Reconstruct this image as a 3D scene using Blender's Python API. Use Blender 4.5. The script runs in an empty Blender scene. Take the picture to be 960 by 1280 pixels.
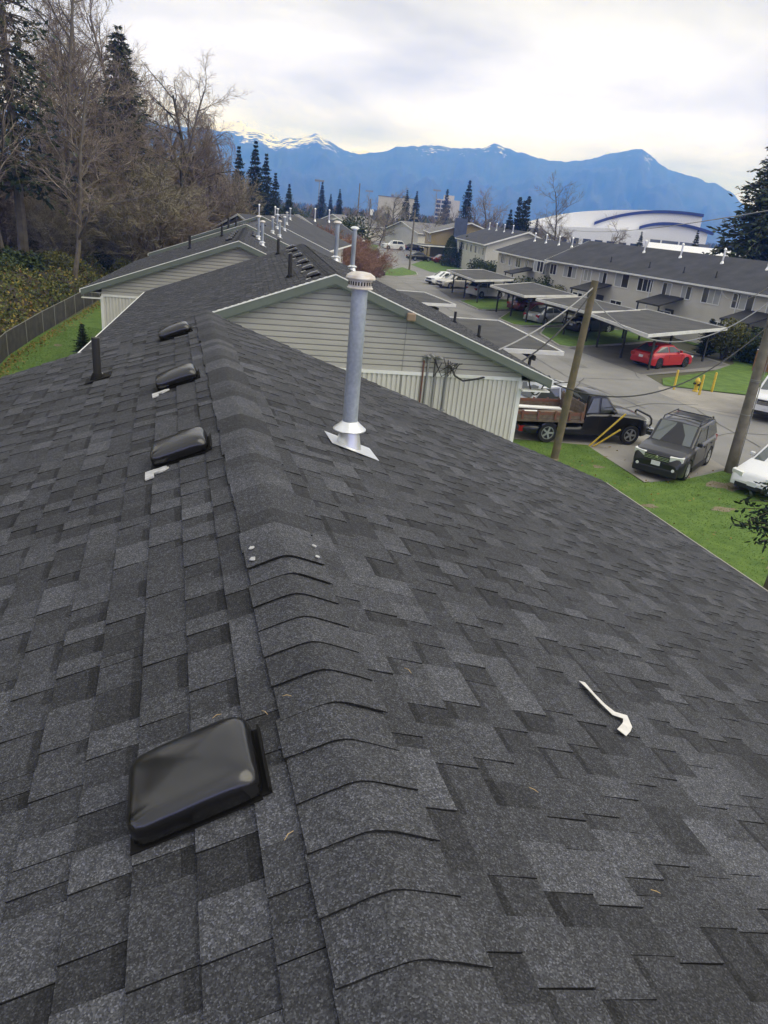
import bpy, bmesh, math, random
import numpy as np
from mathutils import Vector, Matrix

# ------------------------------------------------------------------ camera, sky, sun, exposure
SC = bpy.context.scene
COL = SC.collection
CAM_LOC = (0.0, 0.0, 7.8)
CAM_R = ((0.96092849, -0.02036650, 0.27604644),      # columns: right, down, forward (world)
         (-0.26165719, -0.39214231, 0.88190698),
         (0.09028813, -0.91967908, -0.38214976))
F_PX = 910.0                                          # focal length for a 960 x 1280 picture
cd = bpy.data.cameras.new('camera')
cam = bpy.data.objects.new('camera', cd); COL.objects.link(cam)
m4 = Matrix.Identity(4)
for r_ in range(3):
    m4[r_][0] = CAM_R[r_][0]; m4[r_][1] = -CAM_R[r_][1]; m4[r_][2] = -CAM_R[r_][2]; m4[r_][3] = CAM_LOC[r_]
cam.matrix_world = m4
cd.sensor_fit = 'VERTICAL'; cd.sensor_height = 36.0; cd.lens = 36.0 * F_PX / 1280.0
cd.clip_start = 0.05; cd.clip_end = 20000.0
SC.camera = cam

SUN_EL, SUN_AZ = math.radians(48), math.radians(125)   # azimuth clockwise from +Y
W = bpy.data.worlds.new('World'); SC.world = W; W.use_nodes = True
nt = W.node_tree; N = nt.nodes; K = nt.links
for n in list(N): N.remove(n)
out = N.new('ShaderNodeOutputWorld'); bg = N.new('ShaderNodeBackground'); bg.inputs['Strength'].default_value = 0.1
sky = N.new('ShaderNodeTexSky'); sky.sky_type = 'NISHITA'; sky.sun_disc = False
sky.sun_elevation = SUN_EL; sky.sun_rotation = SUN_AZ; sky.air_density = 1.0; sky.dust_density = 2.0
tc = N.new('ShaderNodeTexCoord'); sep = N.new('ShaderNodeSeparateXYZ'); K.new(tc.outputs['Generated'], sep.inputs[0])
def wm(op, a, b=None, c=None):
    n = N.new('ShaderNodeMath'); n.operation = op
    for i, v in enumerate((a, b, c)):
        if v is None: continue
        if isinstance(v, (int, float)): n.inputs[i].default_value = v
        else: K.new(v, n.inputs[i])
    return n.outputs[0]
zz = wm('ADD', wm('ABSOLUTE', sep.outputs[2]), 0.16)
px_ = wm('DIVIDE', sep.outputs[0], zz); py_ = wm('DIVIDE', sep.outputs[1], zz)
cmb = N.new('ShaderNodeCombineXYZ'); K.new(px_, cmb.inputs[0]); K.new(py_, cmb.inputs[1])
n1 = N.new('ShaderNodeTexNoise'); n1.inputs['Scale'].default_value = 0.95; n1.inputs['Detail'].default_value = 7; n1.inputs['Roughness'].default_value = 0.52
n1.inputs['Distortion'].default_value = 0.25
K.new(cmb.outputs[0], n1.inputs['Vector'])
cr = N.new('ShaderNodeValToRGB'); K.new(n1.outputs['Fac'], cr.inputs[0])
cr.color_ramp.elements[0].position = 0.33; cr.color_ramp.elements[0].color = (0.41, 0.416, 0.425, 1)
cr.color_ramp.elements[1].position = 0.67; cr.color_ramp.elements[1].color = (0.85, 0.858, 0.88, 1)
e = cr.color_ramp.elements.new(0.5); e.color = (0.63, 0.637, 0.65, 1)
# thinner, warmer cloud low over the horizon
hz = N.new('ShaderNodeMapRange'); K.new(sep.outputs[2], hz.inputs['Value'])
hz.inputs['From Min'].default_value = 0.07; hz.inputs['From Max'].default_value = 0.25; hz.inputs['To Min'].default_value = 1.0; hz.inputs['To Max'].default_value = 0.0
mixh = N.new('ShaderNodeMix'); mixh.data_type = 'RGBA'; mixh.blend_type = 'MULTIPLY'; mixh.clamp_result = False
hzp = wm('POWER', hz.outputs[0], 1.6)
K.new(hzp, mixh.inputs['Factor']); K.new(cr.outputs[0], mixh.inputs['A']); mixh.inputs['B'].default_value = (1.2, 1.31, 2.8, 1)
sc_ = N.new('ShaderNodeVectorMath'); sc_.operation = 'SCALE'; sc_.inputs['Scale'].default_value = 10.0
K.new(mixh.outputs['Result'], sc_.inputs[0])
mixs = N.new('ShaderNodeMix'); mixs.data_type = 'RGBA'; mixs.inputs['Factor'].default_value = 0.97
K.new(sky.outputs[0], mixs.inputs['A']); K.new(sc_.outputs[0], mixs.inputs['B'])
K.new(mixs.outputs['Result'], bg.inputs['Color']); K.new(bg.outputs[0], out.inputs[0])

ld = bpy.data.lights.new('sun', 'SUN'); ld.energy = 1.5; ld.angle = math.radians(65); ld.color = (1.0, 0.985, 0.955)
sun = bpy.data.objects.new('sun', ld); COL.objects.link(sun)
sd = Vector((math.sin(SUN_AZ) * math.cos(SUN_EL), math.cos(SUN_AZ) * math.cos(SUN_EL), math.sin(SUN_EL)))
sun.rotation_euler = sd.to_track_quat('Z', 'Y').to_euler(); sun.location = (0, 0, 60)

vs = SC.view_settings; vs.view_transform = 'Standard'; vs.look = 'None'; vs.gamma = 1.0; vs.exposure = 0.54; vs.use_curve_mapping = False
cy = SC.cycles
cy.use_denoising = True; cy.max_bounces = 8; cy.diffuse_bounces = 3; cy.glossy_bounces = 3; cy.transmission_bounces = 4
cy.volume_bounces = 4; cy.transparent_max_bounces = 8; cy.caustics_reflective = False; cy.caustics_refractive = False
cy.use_adaptive_sampling = True; cy.adaptive_threshold = 0.02

# ------------------------------------------------------------------ helpers
RND = random.Random(7)
PI = math.pi

class MB:
    def __init__(s): s.v = []; s.f = []; s.t = []; s.tone = 1.0
    def add(s, vs_, fs):
        b = len(s.v); s.v.extend(vs_)
        for f in fs: s.f.append(tuple(i + b for i in f)); s.t.append(s.tone)
    def box(s, x0, x1, y0, y1, z0, z1):
        s.add([(x0, y0, z0), (x1, y0, z0), (x1, y1, z0), (x0, y1, z0), (x0, y0, z1), (x1, y0, z1), (x1, y1, z1), (x0, y1, z1)],
              [(0, 3, 2, 1), (4, 5, 6, 7), (0, 1, 5, 4), (1, 2, 6, 5), (2, 3, 7, 6), (3, 0, 4, 7)])
    def hexa(s, p):          # 8 points: bottom 4 ccw, top 4 ccw
        s.add([tuple(q) for q in p], [(0, 3, 2, 1), (4, 5, 6, 7), (0, 1, 5, 4), (1, 2, 6, 5), (2, 3, 7, 6), (3, 0, 4, 7)])
    def bar(s, a, b, w, h, up=(0, 0, 1)):
        a = Vector(a); b = Vector(b); d = (b - a).normalized(); up = Vector(up)
        if abs(d.dot(up)) > 0.98: up = Vector((0, 1, 0))
        x = d.cross(up).normalized() * (w / 2); z = x.cross(d).normalized() * (h / 2)
        s.hexa([a - x - z, a + x - z, b + x - z, b - x - z, a - x + z, a + x + z, b + x + z, b - x + z])
    def tube(s, pts, rad, n=8, cap=True):
        pts = [Vector(p) for p in pts]; k = len(pts)
        if not isinstance(rad, (list, tuple)): rad = [rad] * k
        b = len(s.v); ref = None
        for i, p in enumerate(pts):
            d = (pts[min(i + 1, k - 1)] - pts[max(i - 1, 0)])
            if d.length < 1e-9: d = Vector((0, 0, 1))
            d.normalize()
            if ref is None:
                ref = Vector((1, 0, 0)) if abs(d.x) < 0.8 else Vector((0, 1, 0))
            x = (ref - d * ref.dot(d)).normalized(); y = d.cross(x); ref = x
            for j in range(n):
                a = 2 * PI * j / n; s.v.append(tuple(p + (x * math.cos(a) + y * math.sin(a)) * rad[i]))
        for i in range(k - 1):
            for j in range(n):
                j2 = (j + 1) % n
                s.f.append((b + i * n + j, b + i * n + j2, b + (i + 1) * n + j2, b + (i + 1) * n + j)); s.t.append(s.tone)
        if cap and n > 2:
            s.f.append(tuple(b + j for j in reversed(range(n)))); s.t.append(s.tone)
            s.f.append(tuple(b + (k - 1) * n + j for j in range(n))); s.t.append(s.tone)
    def lathe(s, prof, n=20, c=(0, 0, 0), axis='Z', cap=True):   # prof: (radius, height)
        b = len(s.v)
        for r, h in prof:
            for j in range(n):
                a = 2 * PI * j / n; u, w = r * math.cos(a), r * math.sin(a)
                if axis == 'Z': p = (u, w, h)
                elif axis == 'X': p = (h, u, w)
                else: p = (w, h, u)
                s.v.append((p[0] + c[0], p[1] + c[1], p[2] + c[2]))
        for i in range(len(prof) - 1):
            for j in range(n):
                j2 = (j + 1) % n
                s.f.append((b + i * n + j, b + i * n + j2, b + (i + 1) * n + j2, b + (i + 1) * n + j)); s.t.append(s.tone)
        if cap:
            s.f.append(tuple(b + j for j in reversed(range(n)))); s.t.append(s.tone)
            s.f.append(tuple(b + (len(prof) - 1) * n + j for j in range(n))); s.t.append(s.tone)
    def prism(s, poly, z0, z1):
        n = len(poly); s.add([(p[0], p[1], z0) for p in poly] + [(p[0], p[1], z1) for p in poly],
              [tuple(reversed(range(n))), tuple(range(n, 2 * n))] + [(i, (i + 1) % n, n + (i + 1) % n, n + i) for i in range(n)])
    def prism_y(s, poly, y0, y1):   # poly in (x, z)
        n = len(poly); s.add([(p[0], y0, p[1]) for p in poly] + [(p[0], y1, p[1]) for p in poly],
              [tuple(range(n)), tuple(reversed(range(n, 2 * n)))] + [(i, n + i, n + (i + 1) % n, (i + 1) % n) for i in range(n)])
    def mesh(s, name, mats, smooth=None):
        me = bpy.data.meshes.new(name); me.from_pydata(s.v, [], s.f)
        if mats:
            for m_ in (mats if isinstance(mats, (list, tuple)) else [mats]): me.materials.append(m_)
        a = me.attributes.new('tone', 'FLOAT', 'FACE'); a.data.foreach_set('value', s.t)
        if smooth is not None:
            me.polygons.foreach_set('use_smooth', [True] * len(me.polygons))
            me.set_sharp_from_angle(angle=math.radians(smooth))
        me.update(); return me
    def build(s, name, mat, parent=None, smooth=None, loc=None, fix=False):
        me = s.mesh(name, mat, smooth)
        if fix:
            bm = bmesh.new(); bm.from_mesh(me); bmesh.ops.recalc_face_normals(bm, faces=bm.faces); bm.to_mesh(me); bm.free()
        return link(name, me, parent, loc)

def link(name, me, parent=None, loc=None):
    o = bpy.data.objects.new(name, me); COL.objects.link(o)
    if parent is not None: o.parent = parent
    if loc is not None: o.location = loc
    return o
def tag(o, label=None, cat=None, group=None, kind=None):
    if label: o['label'] = label
    if cat: o['category'] = cat
    if group: o['group'] = group
    if kind: o['kind'] = kind
    return o
def thing(name, label, cat, loc=(0, 0, 0), rz=0.0, group=None):
    o = bpy.data.objects.new(name, None); COL.objects.link(o); o.location = loc; o.rotation_euler = (0, 0, rz)
    o.empty_display_size = 0.1
    return tag(o, label, cat, group)
def kids(o): return [c for c in bpy.data.objects if c.parent == o]
def copy_tree(o, parent=None, ch=None):
    c = o.copy(); COL.objects.link(c); c.parent = parent
    for k_ in (o.children): copy_tree(k_, c)
    return c
def bevel(o, w=0.02, seg=2, ang=30):
    md = o.modifiers.new('bevel', 'BEVEL'); md.width = w; md.segments = seg; md.limit_method = 'ANGLE'; md.angle_limit = math.radians(ang)
    return o

# ------------------------------------------------------------------ materials
MATS = {}
def mat(name, color, rough=0.7, metal=0.0, spec=0.4, var=0.0, vscale=3.0, bump=0.0, bscale=40.0, coat=0.0, tone=False, color2=None, detail=4.0, coords='Generated'):
    m_ = bpy.data.materials.new(name); m_.use_nodes = True; nt = m_.node_tree; b = nt.nodes['Principled BSDF']
    b.inputs['Roughness'].default_value = rough; b.inputs['Metallic'].default_value = metal
    b.inputs['Specular IOR Level'].default_value = spec; b.inputs['Coat Weight'].default_value = coat
    b.inputs['Base Color'].default_value = (*color, 1)
    geo = nt.nodes.new('ShaderNodeNewGeometry'); cur = None
    if var > 0 or color2:
        nz = nt.nodes.new('ShaderNodeTexNoise'); nz.inputs['Scale'].default_value = vscale; nz.inputs['Detail'].default_value = detail
        nt.links.new(geo.outputs['Position'], nz.inputs['Vector'])
        mx = nt.nodes.new('ShaderNodeMix'); mx.data_type = 'RGBA'
        rp = nt.nodes.new('ShaderNodeMapRange'); rp.inputs['From Min'].default_value = 0.32; rp.inputs['From Max'].default_value = 0.68
        nt.links.new(nz.outputs['Fac'], rp.inputs['Value']); nt.links.new(rp.outputs[0], mx.inputs['Factor'])
        c2 = color2 or tuple(min(1, c * (1 + var)) for c in color); c1 = color if color2 else tuple(c * (1 - var) for c in color)
        mx.inputs['A'].default_value = (*c1, 1); mx.inputs['B'].default_value = (*c2, 1); cur = mx.outputs['Result']
    if tone:
        at = nt.nodes.new('ShaderNodeAttribute'); at.attribute_name = 'tone'
        mu = nt.nodes.new('ShaderNodeVectorMath'); mu.operation = 'SCALE'
        if cur is None: mu.inputs[0].default_value = color
        else: nt.links.new(cur, mu.inputs[0])
        nt.links.new(at.outputs['Fac'], mu.inputs['Scale']); cur = mu.outputs[0]
    if cur is not None: nt.links.new(cur, b.inputs['Base Color'])
    if bump > 0:
        nb = nt.nodes.new('ShaderNodeTexNoise'); nb.inputs['Scale'].default_value = bscale; nb.inputs['Detail'].default_value = 3
        nt.links.new(geo.outputs['Position'], nb.inputs['Vector'])
        bp = nt.nodes.new('ShaderNodeBump'); bp.inputs['Strength'].default_value = bump; bp.inputs['Distance'].default_value = 0.02
        nt.links.new(nb.outputs['Fac'], bp.inputs['Height']); nt.links.new(bp.outputs[0], b.inputs['Normal'])
    MATS[name] = m_; return m_

def shingle_mat(name='shingle', base=(0.057, 0.0592, 0.0655), gran=(290.0, 1.0)):
    m_ = mat(name, base, rough=0.9, spec=0.25); nt = m_.node_tree; b = nt.nodes['Principled BSDF']
    L = nt.links.new; nn = nt.nodes.new
    geo = nn('ShaderNodeNewGeometry'); at = nn('ShaderNodeAttribute'); at.attribute_name = 'tone'
    vo = nn('ShaderNodeTexVoronoi'); vo.inputs['Scale'].default_value = gran[0]; L(geo.outputs['Position'], vo.inputs['Vector'])
    spx = nn('ShaderNodeSeparateColor'); L(vo.outputs['Color'], spx.inputs[0])
    gr = nn('ShaderNodeValToRGB'); L(spx.outputs[0], gr.inputs[0])
    E_ = gr.color_ramp.elements; E_[0].position = 0.0; E_[0].color = (0.45, 0.45, 0.47, 1); E_[1].position = 1.0; E_[1].color = (2.05, 2.06, 2.14, 1)
    q = E_.new(0.55); q.color = (0.8, 0.8, 0.82, 1); q = E_.new(0.86); q.color = (1.25, 1.25, 1.28, 1)
    nz = nn('ShaderNodeTexNoise'); nz.inputs['Scale'].default_value = 1.1; nz.inputs['Detail'].default_value = 6; nz.inputs['Roughness'].default_value = 0.6
    L(geo.outputs['Position'], nz.inputs['Vector'])
    mr = nn('ShaderNodeMapRange'); mr.inputs['From Min'].default_value = 0.3; mr.inputs['From Max'].default_value = 0.7; mr.inputs['To Min'].default_value = 0.84; mr.inputs['To Max'].default_value = 1.16
    L(nz.outputs['Fac'], mr.inputs['Value'])
    n2 = nn('ShaderNodeTexNoise'); n2.inputs['Scale'].default_value = 45; n2.inputs['Detail'].default_value = 3; L(geo.outputs['Position'], n2.inputs['Vector'])
    mr2 = nn('ShaderNodeMapRange'); mr2.inputs['From Min'].default_value = 0.3; mr2.inputs['From Max'].default_value = 0.7; mr2.inputs['To Min'].default_value = 0.8; mr2.inputs['To Max'].default_value = 1.2
    L(n2.outputs['Fac'], mr2.inputs['Value'])
    a1 = nn('ShaderNodeMath'); a1.operation = 'MULTIPLY'; L(mr.outputs[0], a1.inputs[0]); L(at.outputs['Fac'], a1.inputs[1])
    a2 = nn('ShaderNodeMath'); a2.operation = 'MULTIPLY'; L(a1.outputs[0], a2.inputs[0]); L(mr2.outputs[0], a2.inputs[1])
    s1 = nn('ShaderNodeVectorMath'); s1.operation = 'SCALE'; L(gr.outputs[0], s1.inputs[0]); L(a2.outputs[0], s1.inputs['Scale'])
    s2 = nn('ShaderNodeVectorMath'); s2.operation = 'MULTIPLY'; L(s1.outputs[0], s2.inputs[0]); s2.inputs[1].default_value = base
    L(s2.outputs[0], b.inputs['Base Color'])
    bp = nn('ShaderNodeBump'); bp.inputs['Strength'].default_value = 0.5; bp.inputs['Distance'].default_value = 0.002
    L(vo.outputs['Distance'], bp.inputs['Height']); L(bp.outputs[0], b.inputs['Normal'])
    return m_

M_SH = shingle_mat()
M_SH2 = shingle_mat('shingle_far', base=(0.053, 0.055, 0.0615), gran=(60.0, 1.0))
M_FELT = mat('felt', (0.018, 0.018, 0.02), 0.95)
M_ROOFR = mat('roof_asphalt_far', (0.050, 0.052, 0.060), 0.92, var=0.22, vscale=0.9, detail=8)
M_SIDE = mat('siding_beige', (0.44, 0.425, 0.385), 0.6, var=0.05, vscale=2.0)
M_RIB = mat('ribbed_white', (0.60, 0.585, 0.535), 0.55, var=0.05, vscale=1.5)
M_GREEN = mat('fascia_green', (0.13, 0.152, 0.128), 0.5, var=0.06, vscale=4)
M_WHITE = mat('white_paint', (0.78, 0.78, 0.75), 0.45, var=0.05, vscale=3)
M_WALLR = mat('wall_cream', (0.56, 0.54, 0.48), 0.7, var=0.05, vscale=1.2)
M_GALV = mat('galvanised', (0.37, 0.41, 0.47), 0.5, metal=0.45, color2=(0.47, 0.515, 0.575), vscale=45, bump=0.1, bscale=60)
M_ALU = mat('bright_aluminium', (0.80, 0.81, 0.81), 0.33, metal=0.75, var=0.06, vscale=20)
M_BLKPL = mat('black_plastic', (0.007, 0.007, 0.008), 0.2, spec=0.8, var=0.3, vscale=8, bump=0.5, bscale=3.2)
M_BLKMAT = mat('black_rubber', (0.010, 0.010, 0.011), 0.7, spec=.12)
M_SEAL = mat('sealant_white', (0.46, 0.46, 0.46), 0.6, var=0.2, vscale=30)
M_CAPRUST = mat('vent_cap_metal', (0.66, 0.64, 0.60), 0.5, metal=0.2, color2=(0.50, 0.44, 0.38), vscale=18)
M_COND0 = mat('drip_grey', (0.33, 0.31, 0.27), .6)
M_DARK = mat('dark_void', (0.008, 0.008, 0.008), 0.9)
M_PVC = mat('pipe_black', (0.022, 0.022, 0.024), 0.55)
# ------------------------------------------------------------------ townhouses of the near row
SL = 0.375; CS = 1 / math.hypot(1, SL)         # roof slope and its cosine
EXPO = 0.143                                   # shingle exposure

def to_px(p):
    d = np.array(p) - np.array(CAM_LOC); c = np.array(CAM_R).T @ d
    if c[2] < 0.1: return None
    return 480 + F_PX * c[0] / c[2], 640 + F_PX * c[1] / c[2], c[2]

def slope_pt(side, d, y, ridge, h=0.0):        # a point d metres down the slope, h above it
    return (side * (d * CS + h * SL * CS), y, ridge - d * SL * CS + h * CS)

def slab(mb, side, ridge, d0, d1, y0, y1, h0a, h0b, h1a, h1b):
    # wedge on the slope: bottom heights h0 (upper end a, lower end b), top heights h1
    P = lambda d, y, h: slope_pt(side, d, y, ridge, h)
    p = [P(d0, y0, h0a), P(d1, y0, h0b), P(d1, y1, h0b), P(d0, y1, h0a), P(d0, y0, h1a), P(d1, y0, h1b), P(d1, y1, h1b), P(d0, y1, h1a)]
    if side < 0: p = [p[1], p[0], p[3], p[2], p[5], p[4], p[7], p[6]]
    mb.hexa(p)

def shingle_rows(side, d_first, d_end, y0, y1, rnd, coarse=1.0):
    out_ = []; i = 0; d = d_first
    while d < d_end + 0.02:
        y = y0 - rnd.random() * 0.3; up = rnd.random() < 0.5
        off = rnd.gauss(0, 0.0015)
        while y < y1:
            w = rnd.uniform(-.012, .012) + (rnd.choice((0.08, 0.10, 0.13, 0.16, 0.19, 0.22)) if up else rnd.choice((0.06, 0.08, 0.10, 0.13, 0.17))) * coarse
            ya, yb = max(y, y0), min(y + w, y1)
            if yb - ya > 0.015:
                if up: tone = rnd.choice((0.9, 0.97, 1.0, 1.04, 1.09, 1.14, 1.22, 1.34, 1.5)) ; th = 0.004
                else: tone = rnd.choice((0.62, 0.7, 0.78, 0.85, 0.92, 0.97)) ; th = 0.0
                out_.append((side, d + off, ya, yb, th, tone, 0.0032 if rnd.random() < 0.3 else 0.0006))
            y += w
            up = (not up) if rnd.random() < 0.8 else up
        d += EXPO; i += 1
    return out_

def put_shingle(mb, r, ridge, z=0.0):
    side, d, ya, yb, th, tone, gap = r
    mb.tone = tone; top_ = .0105 + th; y_a, y_b = ya + gap / 2, yb - gap / 2; d0 = d - EXPO - .012
    if th == 0.0 and int((yb - ya) * 1e4) % 10 < 7:        # the printed dark band under the tab above
        dm = d - EXPO + .036; f_ = (dm - d0) / (d - d0); hm = .003 + (top_ - .003) * f_
        mb.tone = tone * .58; slab(mb, side, ridge, d0, dm, y_a, y_b, 0.0, .0005, .003, hm)
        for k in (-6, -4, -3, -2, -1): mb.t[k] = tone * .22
        mb.tone = tone; slab(mb, side, ridge, dm, d, y_a, y_b, .0005, .001, hm, top_)
    else: slab(mb, side, ridge, d0, d, y_a, y_b, 0.0, .001, .003, top_)
    for k in (-6, -4, -3, -2, -1): mb.t[k] = tone * .22      # cut edges darkened: bare asphalt, plus shadow lines painted into the tone

def ridge_caps(parent, ridge, y0, y1, rnd, turn=None, step=EXPO, name='ridge_cap'):
    # bent caps; before y = turn their butt faces -Y, after it +Y
    prof = [-0.149, -0.115, -0.08, -0.05, -0.025, 0.0, 0.025, 0.05, 0.08, 0.115, 0.153]
    def zz_(d): return -SL * (math.sqrt(d * d + 0.026 ** 2) - 0.026) + 0.004
    y = y0
    n = int((y1 - y0) / step) + 1
    seq = []
    for i in range(n):
        a = y0 + i * step; b = min(a + step, y1)
        if b - a > 0.03: seq.append((a, b))
    for (a, b) in seq:
        mb = MB(); ctone = mb.tone = rnd.choice((0.88, 0.98, 1.06, 1.1, 1.18, 1.28)) if turn is None or a < turn else rnd.choice((0.72, 0.82, 0.95, 1.1, 1.25, 1.35))
        fwd = (turn is None) or a < turn - 0.01
        last = turn is not None and abs(a - turn) < step * 0.6
        hb, ht = 0.0155 + rnd.uniform(-.001, .0015), 0.0085
        if last: hb, ht = 0.021, 0.018
        ya, yb = (a, b + 0.015) if fwd else (a - 0.015, b)
        h0, h1 = (hb, ht) if (fwd or last) else (ht, hb)
        sk = rnd.uniform(-0.009, 0.009); jl = rnd.uniform(-0.007, 0.007); ym = (ya + yb) / 2
        nP = len(prof); vs_ = []
        for (yy, hh, bot) in ((ya, h0, 0), (yb, h1, 0), (ya, h0 - 0.0045, 1), (yb, h1 - 0.0045, 1)):
            for d in prof:
                vs_.append((d * 0.94 + jl, yy + (sk * d / 0.15 if yy == ya else 0) + rnd.gauss(0, 0.0006), ridge + zz_(d) + hh))
        fs = []
        for k in range(nP - 1):
            fs.append((k, k + 1, nP + k + 1, nP + k)); fs.append((2 * nP + k + 1, 2 * nP + k, 3 * nP + k, 3 * nP + k + 1))
            fs.append((k + 1, k, 2 * nP + k, 2 * nP + k + 1)); fs.append((nP + k, nP + k + 1, 3 * nP + k + 1, 3 * nP + k))
        fs.append((0, nP, 3 * nP, 2 * nP)); fs.append((nP - 1, 3 * nP - 1, 4 * nP - 1, 2 * nP - 1))
        mb.add(vs_, fs)
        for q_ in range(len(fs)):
            if not (q_ % 4 == 0 and q_ < 4 * (nP - 1)): mb.t[q_] = ctone * .2  # cap edges darkened: cut asphalt, with the shadow line under them painted in
        mb.build(name, M_SH, parent, smooth=40, fix=True)

def slope_matrix(side, d, y, ridge, h=0.0):
    # local axes: x = down the slope, y = along, z = normal
    x = Vector((side * CS, 0, -SL * CS)); n = Vector((side * SL * CS, 0, CS)); yv = n.cross(x)
    p = slope_pt(side, d, y, ridge, h)
    m_ = Matrix.Identity(4)
    for r in range(3): m_[r][0] = x[r]; m_[r][1] = yv[r]; m_[r][2] = n[r]; m_[r][3] = p[r]
    return m_

def squircle(mb, rings, n=48, ex=5.0):
    b = len(mb.v)
    for (hx, hy, z, e_) in rings:
        for j in range(n):
            a = 2 * PI * (j + 0.5) / n; c, s_ = math.cos(a), math.sin(a)
            r = (abs(c) ** e_ + abs(s_) ** e_) ** (-1 / e_)
            mb.v.append((hx * r * c, hy * r * s_, z))
    k = len(rings)
    for i in range(k - 1):
        for j in range(n):
            j2 = (j + 1) % n; mb.f.append((b + i * n + j, b + i * n + j2, b + (i + 1) * n + j2, b + (i + 1) * n + j)); mb.t.append(1.0)
    mb.f.append(tuple(b + (k - 1) * n + j for j in range(n))); mb.t.append(1.0)

VENT_MESH = {}
def roof_vent(parent, side, d, y, ridge, label=None, patch=False, twist=0.0, size=1.0):
    if not VENT_MESH:
        h = MB(); S = 0.154
        squircle(h, [(S * .98, S * .98, 0.030, 10), (S, S, 0.034, 10), (S * .99, S * .99, 0.066, 9), (S * .975, S * .975, 0.078, 8), (S * .945, S * .945, 0.088, 7), (S * .89, S * .89, 0.0965, 6), (S * .81, S * .81, 0.1025, 5.5),
                     (S * .7, S * .7, 0.1075, 5), (S * .5, S * .5, 0.112, 4), (S * .3, S * .3, 0.115, 4), (S * .1, S * .1, 0.1165, 3)], 64)
        h.v = [(x, y, z + (-.008 * (x + .05) / S * max(0, (z - .08) / .035) if z > .08 else 0) - .006 * max(0, (z - .09) / .03) * math.cos(9 * y + 3) ) for (x, y, z) in h.v]
        VENT_MESH['hood'] = h.mesh('hood', M_BLKPL, 50)
        t = MB(); squircle(t, [(.128, .128, 0.003, 8), (.128, .128, .085, 8)], 32); VENT_MESH['throat'] = t.mesh('throat', M_DARK, 50)
        fl = MB(); fl.box(-.145, .165, -.15, .15, 0.0150, 0.0195); VENT_MESH['flange'] = fl.mesh('flange', M_BLKMAT)
        br = MB()
        for k in range(9): br.box(-.140, -.136, -.13 + k * .0325 - .004, -.13 + k * .0325 + .004, .016, .062)
        br.box(-.166, -.140, -.14, .14, .016, .022); br.box(-.169, -.164, -.14, .14, .016, .036)
        VENT_MESH['louvre'] = br.mesh('louvre', M_BLKMAT)
    o = bpy.data.objects.new('roof_vent', None); COL.objects.link(o); o.parent = parent; o.empty_display_size = .1
    o.matrix_local = slope_matrix(side, d, y, ridge) @ Matrix.Rotation(twist, 4, 'Z') @ Matrix.Diagonal((size, .80 * size, .95 * size, 1.0))
    if label: o['label'] = label
    for k in ('hood', 'throat', 'flange', 'louvre'): link(k, VENT_MESH[k], o)
    if patch:
        b = MB(); r = random.Random(int(y * 100)); fy = -side
        pts = [(0.12 + .06 * math.cos(a) * r.uniform(.6, 1.2), -fy * (.20 + .04 * math.sin(a) * r.uniform(.5, 1.3)) * -1) for a in [k * PI / 6 for k in range(12)]]
        b.prism(pts, .0118, .0212); b.build('sealant_patch', M_SEAL, o)
        b = MB(); b.prism([(.145, fy * .30), (.19, fy * .305), (.195, fy * .17), (.15, fy * .17)], .0118, .0205); b.build('sealant_patch', M_SEAL, o)
    return o

def stack(parent, side, d, y, ridge, h=0.36, r=0.036, patch=True, name='plumbing_stack'):
    o = bpy.data.objects.new(name, None); COL.objects.link(o); o.parent = parent; o.location = slope_pt(side, d, y, ridge); o.empty_display_size = .1
    t = MB(); t.tube([(0, 0, -.03), (0, 0, h)], r, 14, cap=False); t.tube([(0, 0, h), (0, 0, h - .1)], r * .86, 14)
    for a, b_ in ((r, r * .86),):
        t.lathe([(a, h), (b_, h + .0001)], 14, cap=False)
    t.build('pipe', M_PVC, o, 40)
    c = MB(); c.lathe([(r * 2.1, -.02), (r * 1.6, .03), (r * 1.25, .055), (r * 1.02, .062)], 16); c.build('boot', M_BLKMAT, o, 40)
    f_ = MB(); f_.box(-.13, .10, -.1, .1, .0145, .0185); q = f_.build('flange', M_BLKMAT, o)
    q.matrix_local = slope_matrix(side, 0, 0, 0)
    if patch:
        f_ = MB(); f_.prism([(-.02 + .022 * math.cos(a) * (1 + .4 * math.sin(3 * a)), -.13 + .025 * math.sin(a)) for a in [k * PI / 5 for k in range(10)]], .012, .0195); q = f_.build('sealant_patch', M_SEAL, o)
        q.matrix_local = slope_matrix(side, 0, 0, 0)
    return o

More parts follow.
